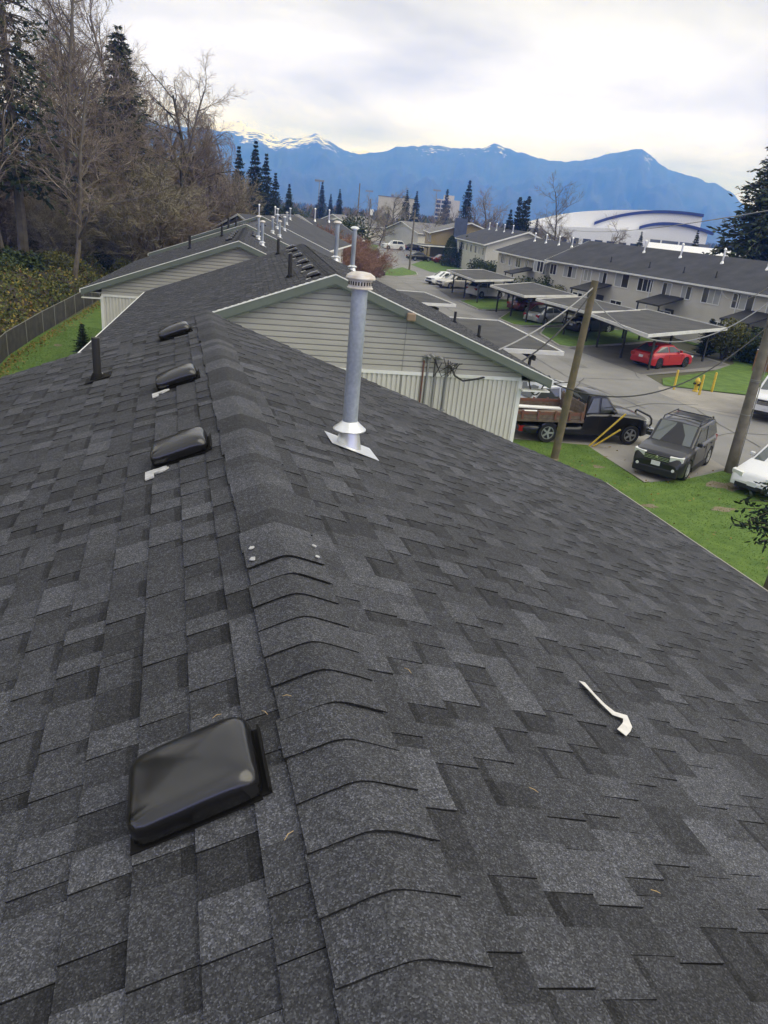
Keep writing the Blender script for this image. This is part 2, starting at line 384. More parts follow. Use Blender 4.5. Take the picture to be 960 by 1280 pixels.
def flue(parent, side, d, y, ridge, h=1.05, r=0.052, cap='hat', fine=True, label=None):
    o = bpy.data.objects.new('flue_pipe', None); COL.objects.link(o); o.parent = parent; o.location = slope_pt(side, d, y, ridge); o.empty_display_size = .1
    if label: o['label'] = label
    n = 28 if fine else 12
    f_ = MB(); f_.box(-.155, .19, -.13, .13, .0155, .018); q = f_.build('flashing', M_ALU, o); q.matrix_local = slope_matrix(side, 0, 0, 0)
    c = MB(); c.lathe([(r * 1.95, -.06), (r * 1.25, .135)], n, cap=False); c.build('flashing_cone', M_ALU, o, 40)
    c = MB(); c.lathe([(r * 2.2, .122), (r * 2.22, .128), (r * 1.5, .158), (r * 1.06, .178), (r * 1.02, .180)], n); c.build('storm_collar', M_ALU, o, 30)
    p = MB(); p.lathe([(r, .1), (r, h * .5), (r * 1.015, h * .5 + .002), (r * 1.015, h - .08)], n); p.build('pipe', M_GALV, o, 40)
    if cap == 'hat':
        k = MB(); k.lathe([(r * 1.15, h - .085), (r * 1.62, h - .084), (r * 1.64, h - .078), (r * 1.5, h - .072), (r * 1.5, h - .028), (r * 1.85, h - .027), (r * 1.87, h - .020), (r * 1.72, h - .006), (r * 1.2, h + .010), (r * .5, h + .015)], n)
        kc = k.build('cap', M_CAPRUST, o, 30)
        if fine:
            for j in range(26):
                a = 2 * PI * j / 26; s_ = MB(); ca, sa = math.cos(a), math.sin(a)
                R0 = r * 1.507
                s_.hexa([(R0 * ca * q1 - sa * w, R0 * sa * q1 + ca * w, z) for z in (h - .062, h - .040) for (q1, w) in ((.97, -.0042), (1.006, -.0042), (1.006, .0042), (.97, .0042))])
                s_.build('cap_slot', M_DARK, kc)
    else:
        k = MB(); k.lathe([(r * .9, h - .08), (r * 1.5, h - .07), (r * 1.5, h - .04), (r * 2.1, h - .035), (r * 1.3, h + .02), (r * .4, h + .035)], n); k.build('cap', M_ALU if cap == 'bright' else M_CAPRUST, o, 40)
    return o

def gable_trim(house, ridge, hw, y, side_out=-1, z_trim=4.2, wall_hw=4.75, boards=True, fine=True):
    # rake boards, drip edges, siding boards, trim board and ribbed lower wall of the gable that faces the street end
    yo = y
    for s_ in (-1, 1):
        e_x = s_ * hw; e_z = ridge - hw * SL
        mb = MB()
        for (yy0, yy1, dz0, dz1, nm) in ((yo - .02, yo, -.205, -.012, 0),):
            p = [(0, yy0, ridge + dz0), (e_x, yy0, e_z + dz0), (e_x, yy1, e_z + dz0), (0, yy1, ridge + dz0), (0, yy0, ridge + dz1), (e_x, yy0, e_z + dz1), (e_x, yy1, e_z + dz1), (0, yy1, ridge + dz1)]
            mb.hexa(p)
        mb.build('rake_board', M_GREEN, house, fix=True)
        mb = MB()
        p = [(0, yo - .032, ridge - .020), (e_x, yo - .032, e_z - .020), (e_x, yo + .05, e_z - .020), (0, yo + .05, ridge - .020), (0, yo - .032, ridge + .008), (e_x, yo - .032, e_z + .008), (e_x, yo + .05, e_z + .008), (0, yo + .05, ridge + .008)]
        mb.hexa(p); mb.build('drip_edge', M_WHITE, house, fix=True)
        mb = MB()     # soffit under the overhang
        p = [(0, yo, ridge - .24), (e_x, yo, e_z - .24), (e_x, yo + .30, e_z - .24), (0, yo + .30, ridge - .24), (0, yo, ridge - .21), (e_x, yo, e_z - .21), (e_x, yo + .30, e_z - .21), (0, yo + .30, ridge - .21)]
        mb.hexa(p); mb.build('soffit', M_GREEN, house, fix=True)
    yw = yo + .28
    if boards:
        e = 0.127; z = z_trim + .09; top = ridge - .21
        while z < top - .03:
            za, zb_ = z, min(z + e, top)
            wa = min(wall_hw, (top - za) / SL); wb_ = min(wall_hw, max(0.02, (top - zb_) / SL))
            mb = MB(); mb.tone = 1.0
            # Dutch lap: flat face with a recessed groove along its upper edge
            sec = [(.010, za), (-.034, za), (-.034, za + (zb_ - za) * .78), (.004, za + (zb_ - za) * .82), (.004, zb_), (.010, zb_)]
            vs_ = [(s_ * min(wall_hw, max(.02, (top - z_) / SL)), yw + y_, z_) for s_ in (-1, 1) for (y_, z_) in sec]; n_ = len(sec)
            mb.add(vs_, [tuple(range(n_)), tuple(reversed(range(n_, 2 * n_)))] + [(i, n_ + i, n_ + (i + 1) % n_, (i + 1) % n_) for i in range(n_)])
            mb.build('siding_board', M_SIDE, house, fix=True)
            z += e
    mb = MB(); mb.box(-wall_hw - .01, wall_hw + .01, yw - .05, yw + .01, z_trim, z_trim + .085); mb.build('trim_board', M_WHITE, house)
    mb = MB()
    x = -wall_hw; pts = []
    while x < wall_hw:
        pts += [(x, 0), (x + .032, 0), (x + .04, -.03), (x + .105, -.03), (x + .113, 0)]; x += .12
    pts = [p for p in pts if p[0] <= wall_hw]; n = len(pts)
    vs_ = [(p[0], yw + p[1], 0.0) for p in pts] + [(p[0], yw + p[1], z_trim) for p in pts]
    mb.add(vs_, [(i, i + 1, n + i + 1, n + i) for i in range(n - 1)])
    tag(mb.build('ribbed_panel', M_RIB, house), kind='stuff')
    for s_ in (-1, 1):
        mb = MB(); mb.box(s_ * wall_hw - .05, s_ * wall_hw + .05, yw - .045, yw + .06, 0, z_trim - .002); mb.build('corner_post', M_WHITE, house)
    # short soffit return at the eaves
    for s_ in (-1, 1):
        mb = MB(); zz0 = ridge - hw * SL - .24
        mb.box(min(s_ * wall_hw, s_ * hw), max(s_ * wall_hw, s_ * hw), yo + .02, yo + .27, zz0 - .10, zz0 - .07); mb.build('eave_return', M_WHITE, house)

def townhouse(label, loc, heading, length, hw, ridge, wall_hw, z_trim, shingles='stuff', y_back=0.0, front=True, seed=1, fine=True, capname='ridge_cap', rmat=None, group='staggered grey roofed townhouses of the near row', wallmat=None):
    h = thing('townhouse', label, 'townhouse', loc, -math.radians(heading), group)
    e_z = ridge - hw * SL; y0, y1 = y_back, length
    rm = rmat or M_SH2
    mb = MB()
    for s_ in (-1, 1):
        slab(mb, s_, ridge, 0.0, hw / CS, y0, y1, -.03, -.03, 0.0, 0.0)
    roof = mb.build('roof', M_FELT if shingles != 'none' else rm, h, fix=True)
    # walls
    top = ridge - .06 - .2
    mb = MB(); wz = top - wall_hw * SL
    mb.prism_y([(-wall_hw, 0), (wall_hw, 0), (wall_hw, wz), (0, top), (-wall_hw, wz)], y0 + .285, y1 - .2)
    mb.build('wall', wallmat or M_RIB, h, fix=True)
    for s_ in (-1, 1):
        mb = MB(); x = s_ * (hw + .02); mb.box(min(x - .03 * s_, x + .03 * s_), max(x - .03 * s_, x + .03 * s_), y0, y1, e_z - .14, e_z - (.05 if shingles == 'pieces' else .02)); mb.build('gutter', M_WHITE, h)
        mb = MB(); mb.box(min(s_ * wall_hw, s_ * hw), max(s_ * wall_hw, s_ * hw), y0 + .3, y1, e_z - .16, e_z - .13); mb.build('soffit', M_WHITE, h)
    if front: gable_trim(h, ridge, hw, y0, -1, z_trim, wall_hw, boards=True, fine=fine)
    # far rake
    for s_ in (-1, 1):
        mb = MB(); p = [(0, y1, ridge - .2), (s_ * hw, y1, e_z - .2), (s_ * hw, y1 + .02, e_z - .2), (0, y1 + .02, ridge - .2), (0, y1, ridge - .012), (s_ * hw, y1, e_z - .012), (s_ * hw, y1 + .02, e_z - .012), (0, y1 + .02, ridge - .012)]
        mb.hexa(p); mb.build('rake_board', M_GREEN, h, fix=True)
    return h, roof

# ---- the roof we stand on
R1 = 6.6; HW1 = 5.42; X1 = 0.385; Y1A, Y1B = -2.6, 8.33
h1, roof1 = townhouse('townhouse whose dark shingled roof fills the foreground', (X1, 0, 0), 0.0, Y1B, HW1, R1, 4.95, 4.4, shingles='pieces', y_back=Y1A, front=False)
rs = random.Random(11)
rows = shingle_rows(-1, 0.233, HW1 / CS, Y1A, Y1B, rs) + shingle_rows(1, 0.245, HW1 / CS, Y1A, Y1B, rs)
def seen_area(r):
    side, d, ya, yb, th, tone, gap = r
    c = slope_pt(side, d - EXPO / 2, (ya + yb) / 2, R1); p = to_px((c[0] + X1, c[1], c[2]))
    if p is None or not (-15 < p[0] < 975 and -15 < p[1] < 1295): return 0.0
    v = np.array((c[0] + X1, c[1], c[2])) - np.array(CAM_LOC); L_ = np.linalg.norm(v)
    nrm = np.array((side * SL * CS, 0, CS)); return (yb - ya) * abs(nrm @ v) / L_ ** 3
order = sorted(range(len(rows)), key=lambda i: -seen_area(rows[i])); near = set(order[:300])
smesh = {}
rest = MB()
for i, r in enumerate(rows):
    if i in near:
        key = (r[0], round(r[3] - r[2], 4), r[4], r[5], r[6])
        if key not in smesh:
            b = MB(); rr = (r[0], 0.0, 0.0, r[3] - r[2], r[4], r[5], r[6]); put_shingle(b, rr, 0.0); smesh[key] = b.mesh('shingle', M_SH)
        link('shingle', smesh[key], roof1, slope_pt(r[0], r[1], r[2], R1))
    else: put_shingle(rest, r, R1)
tag(rest.build('shingle_field', M_SH, roof1), kind='stuff')
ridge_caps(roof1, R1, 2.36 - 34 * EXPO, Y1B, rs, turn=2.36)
for (s_, d, y, a) in ((-1, .107, 2.47, .011), (-1, .113, 2.385, .014), (1, .122, 2.48, .009), (1, .116, 2.385, .010)):
    b = MB(); r = random.Random(int(d * 1e4 + y)); pts = [(a * math.cos(t) * r.uniform(.6, 1.25), a * math.sin(t) * r.uniform(.6, 1.25)) for t in [k * PI / 5 for k in range(10)]]
    b.prism(pts, 0, .0035); q = b.build('sealant_dab', M_SEAL, roof1)
    q.matrix_local = slope_matrix(s_, d, y, R1, .0335)
for (y, pt, tw) in ((1.395, False, .02), (3.90, True, -.03), (5.55, True, .0), (7.52, False, .02)):
    roof_vent(h1, -1, .36, y, R1, patch=pt, twist=tw)
stack(h1, -1, 1.07, 6.64, R1, h=.36, r=.033)
flue(h1, 1, .78, 4.50, R1, h=1.10, r=.049, label='tall galvanised flue pipe with a weathered cap')
# eave metal on the right
b = MB(); b.box(HW1 - .01, HW1 + .012, Y1A, Y1B, R1 - HW1 * SL - .03, R1 - HW1 * SL + .001); b.build('drip_edge', M_COND0, h1)

# ---- the neighbour with the big gable
h2, roof2 = townhouse('townhouse with a beige sided gable and green rake boards behind the flue pipe', (3.5, 16.4, 0), 5.5, 11.2, 5.45, 6.4, 4.75, 4.22, seed=2)
r2 = random.Random(5)
def field(roof, ridge, hw, y0, y1, rnd, m_):
    mb = MB()
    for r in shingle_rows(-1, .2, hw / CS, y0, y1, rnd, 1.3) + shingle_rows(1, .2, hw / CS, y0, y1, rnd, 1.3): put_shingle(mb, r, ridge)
    mb.tone = 1.0
    tag(mb.build('shingle_field', m_, roof), kind='stuff')
field(roof2, 6.4, 5.45, 0, 11.2, r2, M_SH2)
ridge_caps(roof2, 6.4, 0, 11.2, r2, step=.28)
for k, y in enumerate((.75, 2.5, 4.3, 6.6, 9.0, 10.6)): roof_vent(h2, -1, .45, y, 6.4, patch=True)
stack(h2, -1, .95, 2.05, 6.4, h=.55, r=.05); stack(h2, -1, .95, 9.8, 6.4, h=.5, r=.05)
stack(h2, 1, 5.0, 6.6, 6.4, h=.35, r=.045, patch=False); stack(h2, 1, 5.0, 3.9, 6.4, h=.35, r=.045, patch=False)
flue(h2, 1, 1.62, 8.6, 6.4, h=1.35, r=.075, cap='bright', fine=False); flue(h2, 1, 1.25, 10.6, 6.4, h=1.3, r=.075, cap='rust', fine=False)
# conduits, weather heads, cable and lamp on that gable
M_COND = mat('conduit_grey', (0.30, 0.30, 0.29), .55, metal=.3); M_RUSTP = mat('conduit_rust', (0.16, 0.08, 0.06), .7); M_CABLE = mat('cable_black', (0.02, 0.02, 0.022), .6); M_CABG = mat('cable_grey', (.28, .28, .28), .6)
M_LAMP = mat('lamp_tan', (0.26, 0.19, 0.13), .6)
YG = .28
for (x, zt, r, m_) in ((2.25, 4.62, .022, M_RUSTP), (2.36, 4.64, .03, M_COND), (2.56, 4.60, .028, M_COND), (2.84, 4.42, .034, M_COND)):
    b = MB(); b.tube([(x, YG - .06, 1.2), (x, YG - .06, zt)], r, 10); cnd = b.build('conduit', m_, h2, 40)
    b = MB(); b.tube([(x, YG - .06, zt - .02), (x, YG - .06, zt + .05), (x + .05, YG - .12, zt + .10), (x + .12, YG - .16, zt + .06)], [r * 1.5, r * 1.6, r * 1.6, r * 1.3], 10); b.build('weather_head', M_COND, cnd, 40)
    for z in (2.2, 3.4): 
        b = MB(); b.box(x - r - .02, x + r + .02, YG - .1, YG - .005, z, z + .03); b.build('strap', M_COND, cnd)
b = MB(); b.tube([(1.75, YG - .03, 5.50), (1.74, YG - .03, 4.3), (1.70, YG - .05, 1.5)], .012, 6); b.build('downlead', M_COND, h2)
b = MB(); b.box(1.66, 1.86, -.16, -.02, 5.52, 5.70); lp = bevel(b.build('eave_lamp', M_LAMP, h2), .03, 2)
for k in range(6):
    rr = random.Random(k); x0 = rr.uniform(2.38, 2.9); x1 = rr.uniform(2.5, 3.1); b = MB()
    b.tube([(x0, YG - .12, 4.66 + rr.uniform(-.05, .05)), ((x0 + x1) / 2 - .05, YG - .2, 4.3 + rr.uniform(-.12, .2)), (x1, YG - .18, 4.45 + rr.uniform(-.1, .15)), (x1 + .1, YG - .16, 4.58)], .012, 6)
    b.build('cable_loop', M_CABLE, h2, 40)

# ---- third house and the ones further along the bend
h3, roof3 = townhouse('townhouse with the left offset beige gable above the lawn', (2.55, 30.0, 0), 6.5, 14.0, 5.85, 6.2, 5.15, 3.75, seed=3)
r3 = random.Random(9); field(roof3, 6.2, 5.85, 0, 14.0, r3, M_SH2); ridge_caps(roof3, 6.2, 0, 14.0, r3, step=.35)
for k, y in enumerate((3.0, 4.6, 6.4, 8.4, 10.4)): roof_vent(h3, -1, .5, y, 6.2)
for k, y in enumerate((8.0, 9.8, 11.6)): roof_vent(h3, 1, .55, y, 6.2)
stack(h3, -1, 1.25, 11.0, 6.2, h=.6, r=.06, patch=False)
stack(h3, -1, 2.6, 7.0, 6.2, h=.6, r=.06, patch=False)
flue(h3, 1, .75, 7.6, 6.2, h=1.05, r=.062, cap='rust', fine=False); flue(h3, 1, .95, 4.2, 6.2, h=1.0, r=.062, cap='rust', fine=False)
def far_house(label, loc, heading, length, hw, ridge, whw, zt, items, rm=None):
    h, rf = townhouse(label, loc, heading, length, hw, ridge, whw, zt, shingles='none', rmat=rm or M_ROOFR, seed=4)
    for kd, s_, d, y in items:
        if kd == 'v': roof_vent(h, s_, d, y, ridge)
        elif kd == 's': stack(h, s_, d, y, ridge, h=.7, r=.07, patch=False)
        else: flue(h, s_, d, y, ridge, h=.95, r=.065, cap='bright' if kd == 'b' else 'rust', fine=False)
    return h
far_house('townhouse just past the left offset one, mostly hidden by its roof', (4.3, 46.0, 0), 12, 13, 5.6, 6.3, 4.9, 4.0, [('v', -1, .5, 2), ('v', -1, .5, 4), ('v', -1, .5, 6), ('v', 1, .5, 3), ('v', 1, .5, 6), ('s', -1, 1.5, 3), ('s', -1, 1.7, 8), ('r', 1, 1.4, 3), ('r', 1, 1.9, 2.6), ('b', 1, 1.2, 9), ('b', 1, 1.6, 11)])
far_house('townhouse near the bend with a long beige gable strip', (6.9, 62.0, 0), 20, 14, 5.6, 6.5, 4.9, 4.2, [('v', -1, .5, 2), ('v', 1, .5, 5), ('b', 1, 1.0, 2), ('r', 1, 1.6, 3), ('b', 1, .8, 8)])
# ------------------------------------------------------------------ ground, road, lawns
M_EARTH = mat('far_ground', (0.075, 0.085, 0.045), .95, color2=(0.10, 0.09, 0.06), vscale=.02, detail=8)
M_GRASS = mat('grass', (0.065, 0.125, 0.018), .9, color2=(0.115, 0.19, 0.034), vscale=1.7, detail=9, bump=.9, bscale=9)
M_ASPH = mat('asphalt', (0.19, 0.186, 0.178), .88, color2=(0.245, 0.24, 0.228), vscale=.45, detail=10, bump=.15, bscale=60)
M_CONC = mat('concrete', (0.34, 0.32, 0.285), .85, color2=(0.25, 0.235, 0.21), vscale=.8, detail=9)
M_KERB = mat('kerb', (0.36, 0.35, 0.32), .85, var=.15, vscale=2)
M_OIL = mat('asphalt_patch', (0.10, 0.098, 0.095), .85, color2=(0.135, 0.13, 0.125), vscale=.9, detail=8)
M_RPATCH = mat('asphalt_repair', (0.16, 0.157, 0.15), .88, color2=(0.21, 0.205, 0.195), vscale=.6, detail=9)
M_SEAM = mat('crack_seal', (0.075, 0.075, 0.075), .7)
M_DIRT = mat('dirt', (0.17, 0.135, 0.085), .95, color2=(0.22, 0.19, 0.13), vscale=5, detail=6)
def sheet(name, poly, z, m_, kind='structure', thick=0.0, label=None):
    mb = MB()
    n = len(poly)
    mb.add([(p[0], p[1], z) for p in poly], [tuple(range(n))])
    o = mb.build(name, m_); a = sum(poly[i][0] * poly[(i + 1) % n][1] - poly[(i + 1) % n][0] * poly[i][1] for i in range(n))
    if a < 0: o.data.flip_normals()
    return tag(o, kind=kind)
g = MB(); g.add([(-2900, -480, -.03), (4900, -480, -.03), (4900, 5500, -.03), (-2900, 5500, -.03)], [(0, 1, 2, 3)]); tag(g.build('ground', M_EARTH), kind='structure')
# asphalt road with its parking bays
ROADP = [(12.2, 25.6), (15.9, 24.6), (15.7, 20.0), (17.4, 20.3), (20.3, 21.4), (23.5, 20.6), (30, 19.0), (48, 18), (48, 27.5), (31.5, 33.2), (26.9, 35.2), (27.6, 38.0), (37.5, 41.5), (37.5, 88), (35, 92), (36.5, 100), (43, 122), (52, 160), (60, 200), (52, 202), (43, 160), (36, 130), (31.5, 108), (27, 95), (10, 92), (9.5, 26)]
sheet('road', ROADP, .004, M_ASPH)
sheet('driveway', [(12.4, 26.4), (12.3, 24.9), (15.6, 24.0), (15.5, 20.1), (17.3, 20.4), (20.0, 21.5), (20.4, 24.4), (18.0, 26.2)], .009, M_CONC)
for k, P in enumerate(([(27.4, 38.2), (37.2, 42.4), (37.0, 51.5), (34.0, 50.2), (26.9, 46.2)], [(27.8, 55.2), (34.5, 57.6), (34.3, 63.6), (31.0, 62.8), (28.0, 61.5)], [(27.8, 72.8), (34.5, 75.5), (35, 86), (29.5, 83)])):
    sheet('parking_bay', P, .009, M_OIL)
sheet('pavement', [(26.4, 35.0), (31.0, 33.35), (33.0, 32.2), (31.5, 29.6), (26.9, 28.2), (25.2, 30.4), (25.3, 33.4)], .013, M_CONC)
def lawn(name, poly, z=.02):
    return sheet(name, poly, z, M_GRASS)
lawn('lawn', [(-7.2, -20), (-7.4, 37), (-6.6, 43.5), (-5.4, 52), (-4.2, 62), (-1.0, 62), (-1, 48), (4, 29.6), (9.0, 29), (12.0, 26.2), (12.15, 25.0), (15.6, 24.15), (15.4, 20.0), (17.3, 20.3), (20.3, 21.4), (21.0, 19.2), (26, 12), (26, -20)])
lawn('lawn', [(26.9, 35.3), (31.3, 33.5), (34, 32.4), (48, 27.7), (60, 24), (60, 52), (40.5, 52), (40.3, 46), (38.2, 43), (34.0, 40.0), (28.2, 37.2)])
def island(poly, h=.13):
    mb = MB(); mb.prism(poly, 0.0, h - .02); k_ = mb.build('kerb', M_KERB); tag(k_, kind='structure')
    c = (sum(p[0] for p in poly) / len(poly), sum(p[1] for p in poly) / len(poly))
    ins = []
    for p in poly:
        v = Vector((c[0] - p[0], c[1] - p[1])); v = v.normalized() * .16; ins.append((p[0] + v.x, p[1] + v.y))
    lawn('lawn', ins, h)
island([(26.3, 46.7), (26.9, 46.2), (33.8, 49.2), (37.6, 51.3), (37.6, 55.9), (34.4, 55.9), (29.4, 55.2), (27.3, 51.8)])
island([(26.9, 55.8), (27.5, 55.4), (31.2, 56.6), (34.6, 58.4), (34.6, 64.8), (30.8, 64.8), (27.0, 59.0)])
island([(27.4, 64.6), (28.2, 64.4), (31.6, 66), (35.5, 68), (35.5, 74.5), (32.2, 74.2), (27.7, 70.5)])
island([(25.2, 93.4), (28.2, 94.0), (32.4, 98.6), (33.6, 103), (33.6, 110), (30.6, 105), (24.8, 100.4)], .1)
island([(19.6, 90.2), (24.0, 91.6), (25.6, 94.2), (19.0, 98.4), (16, 95)], .1)
lawn('lawn', [(37.4, 118), (36.6, 106), (38, 104), (49, 122), (53, 140), (47, 138)])
lawn('lawn', [(33, 124), (40, 150), (47, 175), (30, 190), (20, 150), (24, 120)])
# crack sealing and joints on the road
rr = random.Random(3)
def crack(pts, w=.03):
    mb = MB()
    P = [Vector((p[0], p[1], .0)) for p in pts]; fine = []
    for a, b_ in zip(P, P[1:]):
        n = max(2, int((b_ - a).length / .6))
        for i in range(n): fine.append(a.lerp(b_, i / n) + Vector((rr.uniform(-.06, .06), rr.uniform(-.06, .06), 0)))
    fine.append(P[-1]); vs_ = []
    for i, p in enumerate(fine):
        d = (fine[min(i + 1, len(fine) - 1)] - fine[max(i - 1, 0)]).normalized(); nrm = Vector((-d.y, d.x, 0)) * (w * rr.uniform(.5, 1.2))
        vs_ += [(p.x + nrm.x, p.y + nrm.y, .0155), (p.x - nrm.x, p.y - nrm.y, .0155)]
    mb.add(vs_, [(2 * i, 2 * i + 1, 2 * i + 3, 2 * i + 2) for i in range(len(fine) - 1)])
    tag(mb.build('road_crack', M_SEAM), kind='structure')
for P in ([(19, 29), (23, 31), (26, 31)], [(18.2, 31), (22.5, 36.5), (26.4, 36.5)], [(22.2, 30), (21.5, 36), (22.4, 44), (23.5, 60)], [(23.8, 24), (24.6, 28), (25.2, 30)], [(25.2, 30.5), (28, 28.6), (33, 28.2)], [(26.5, 37), (28.4, 41.5), (33, 44)], [(20, 24.5), (24, 26), (30, 25.6), (40, 24)], [(24, 62), (25.5, 74), (27, 88)]): crack(P)
for (x, y, w, l, a) in ((21.5, 33, 1.6, 4.2, .3), (24.2, 41, 1.2, 3.0, -.2), (20.5, 48, 1.8, 5, .1), (24.5, 58, 1.4, 6, 0), (22, 27.2, 1.2, 2.6, 1.2), (28.5, 24.5, 1.5, 4, 1.4), (23, 70, 2, 6, .1)):
    mb = MB(); P = [(x + (math.cos(a) * u * w - math.sin(a) * v * l) * rr.uniform(.85, 1.1), y + (math.sin(a) * u * w + math.cos(a) * v * l) * rr.uniform(.98, 1.02)) for (u, v) in ((-.5, -.5), (0, -.53), (.5, -.5), (.52, 0), (.5, .5), (0, .52), (-.5, .5), (-.52, 0))]
    mb.add([(p[0], p[1], .0115) for p in P], [tuple(range(8))]); tag(mb.build('road_patch', M_RPATCH), kind='structure')
# bare patches in the near lawn
for (x, y, a, b_) in ((11.6, 16.8, .55, .3), (13.4, 15.4, .5, .25), (16.8, 17.6, .5, .2), (14.3, 18.0, .3, .2), (15.2, 13.6, .35, .18), (18.6, 19.6, .9, .5), (17.5, 15.2, .3, .15), (-5.5, 40, .3, .3), (10.6, 20.4, .4, .2), (12.4, 18.8, .45, .2), (9.6, 13.4, .3, .2), (14.6, 21.6, .25, .2), (13.2, 22.4, .3, .15), (16.4, 12.4, .4, .2), (10.9, 14.8, .5, .15), (19.2, 16.9, .5, .2)):
    mb = MB(); P = [(x + a * math.cos(t) * rr.uniform(.5, 1.2), y + b_ * math.sin(t) * rr.uniform(.5, 1.2)) for t in [k * PI / 8 for k in range(16)]]
    mb.add([(p[0], p[1], .0245) for p in P], [tuple(range(16))]); tag(mb.build('bare_ground', M_DIRT), kind='structure')

# ------------------------------------------------------------------ carports
M_TAR = mat('carport_tar', (0.050, 0.051, 0.052), .9, color2=(0.085, 0.083, 0.081), vscale=.8, detail=9)
M_POSTD = mat('carport_post', (0.03, 0.032, 0.034), .6)
M_FASC = mat('fascia_white', (0.62, 0.62, 0.60), .55, var=.1, vscale=1.5)
M_CEIL = mat('carport_ceiling', (0.22, 0.21, 0.19), .8)
def carport(label, P, z=2.4, group='flat roofed carports along the road', posts=None, slope=0.0):
    # P: four corners near-left, near-right, far-right, far-left
    o = thing('carport', label, 'carport', (0, 0, 0), 0, group)
    c = Vector((sum(p[0] for p in P) / 4, sum(p[1] for p in P) / 4))
    ins = [tuple(Vector(p).lerp(c, .022)) for p in P]
    zs = [z - slope * ((Vector(p) - Vector(P[0])).dot((Vector(P[1]) - Vector(P[0])).normalized())) for p in P]
    mb = MB(); n = 4
    mb.add([(P[i][0], P[i][1], zs[i] - .19) for i in range(4)] + [(P[i][0], P[i][1], zs[i]) for i in range(4)] + [(ins[i][0], ins[i][1], zs[i]) for i in range(4)] + [(ins[i][0], ins[i][1], zs[i] - .06) for i in range(4)],
           [(i, (i + 1) % 4, 4 + (i + 1) % 4, 4 + i) for i in range(4)] + [(4 + i, 4 + (i + 1) % 4, 8 + (i + 1) % 4, 8 + i) for i in range(4)] + [(8 + i, 8 + (i + 1) % 4, 12 + (i + 1) % 4, 12 + i) for i in range(4)])
    mb.build('fascia', M_FASC, o, fix=True)
    mb = MB(); mb.add([(p[0], p[1], zs[i] - .05) for i, p in enumerate(ins)], [(0, 1, 2, 3)]); mb.build('roof_deck', M_TAR, o)
    mb = MB(); mb.add([(p[0], p[1], zs[i] - .17) for i, p in enumerate(ins)], [(3, 2, 1, 0)]); mb.build('ceiling', M_CEIL, o)
    A, B_, C_, D = [Vector((*p, 0)) for p in P]
    for u in (.16, .86):
        for v in (.08, .5, .92):
            q = A.lerp(B_, u).lerp(D.lerp(C_, u), v); b = MB(); b.box(q.x - .055, q.x + .055, q.y - .055, q.y + .055, 0, z - .32); b.build('post', M_POSTD, o)
        a_ = A.lerp(B_, u).lerp(D.lerp(C_, u), .02); b_ = A.lerp(B_, u).lerp(D.lerp(C_, u), .98)
        b = MB(); b.bar((a_.x, a_.y, z - .42), (b_.x, b_.y, z - .42), .09, .22); b.build('beam', M_POSTD, o)
    return o
carport('long flat carport over the red car, nearest on the far side', [(27.2, 38.1), (37.2, 43.4), (36.6, 52.2), (28.3, 47.0)])
carport('flat carport roof second from the red car', [(28.6, 47.7), (35.2, 51.0), (34.6, 58.9), (27.9, 54.5)])
carport('flat carport roof over the maroon car', [(27.7, 56.2), (34.6, 59.8), (35.2, 70.2), (27.8, 63.6)])
carport('flat carport roof over the pale sedan, farthest of the right side ones', [(28.0, 67.7), (35.0, 72.6), (35.4, 83.8), (29.0, 78.6)])
carport('flat grey carport roof just behind the big gable eave', [(8.2, 31.6), (17.8, 31.0), (18.7, 40.7), (9.4, 41.4)])
carport('flat carport roof further back on the near side of the road', [(9.6, 46.4), (18.4, 47.2), (18.3, 53.8), (10.2, 54.2)])
carport('small far carport beside the reddish bare shrubs', [(19.0, 88.4), (24.6, 89.8), (25.8, 94.6), (19.0, 94.4)], z=2.5)

# ------------------------------------------------------------------ the long row on the right
M_GLASS = mat('window_glass', (0.035, 0.04, 0.045), .08, spec=.7)
M_BLIND = mat('window_blind', (0.40, 0.41, 0.40), .5)
def window(parent, fr, w, h, loc, parts=2, blind=0.0, axis='x', name='window'):
    # fr: matrix placing the window (x right, y out of the wall, z up), loc = lower left corner
    o = bpy.data.objects.new(name, None); COL.objects.link(o); o.parent = parent; o.matrix_local = fr @ Matrix.Translation(loc); o.empty_display_size = .1
    f_ = MB(); t = .075
    f_.box(-t, w + t, -.02, .05, -t, 0); f_.box(-t, w + t, -.02, .05, h, h + t); f_.box(-t, 0, -.02, .05, 0, h); f_.box(w, w + t, -.02, .05, 0, h)
    for k in range(1, parts): f_.box(w * k / parts - .03, w * k / parts + .03, -.02, .04, 0, h)
    f_.build('frame', M_WHITE, o)
    for k in range(parts):
        g_ = MB(); g_.box(w * k / parts + (.03 if k else 0), w * (k + 1) / parts - (.03 if k < parts - 1 else 0), -.02, .012, 0, h)
        g_.build('pane', M_BLIND if (RND.random() < blind) else M_GLASS, o)
    return o
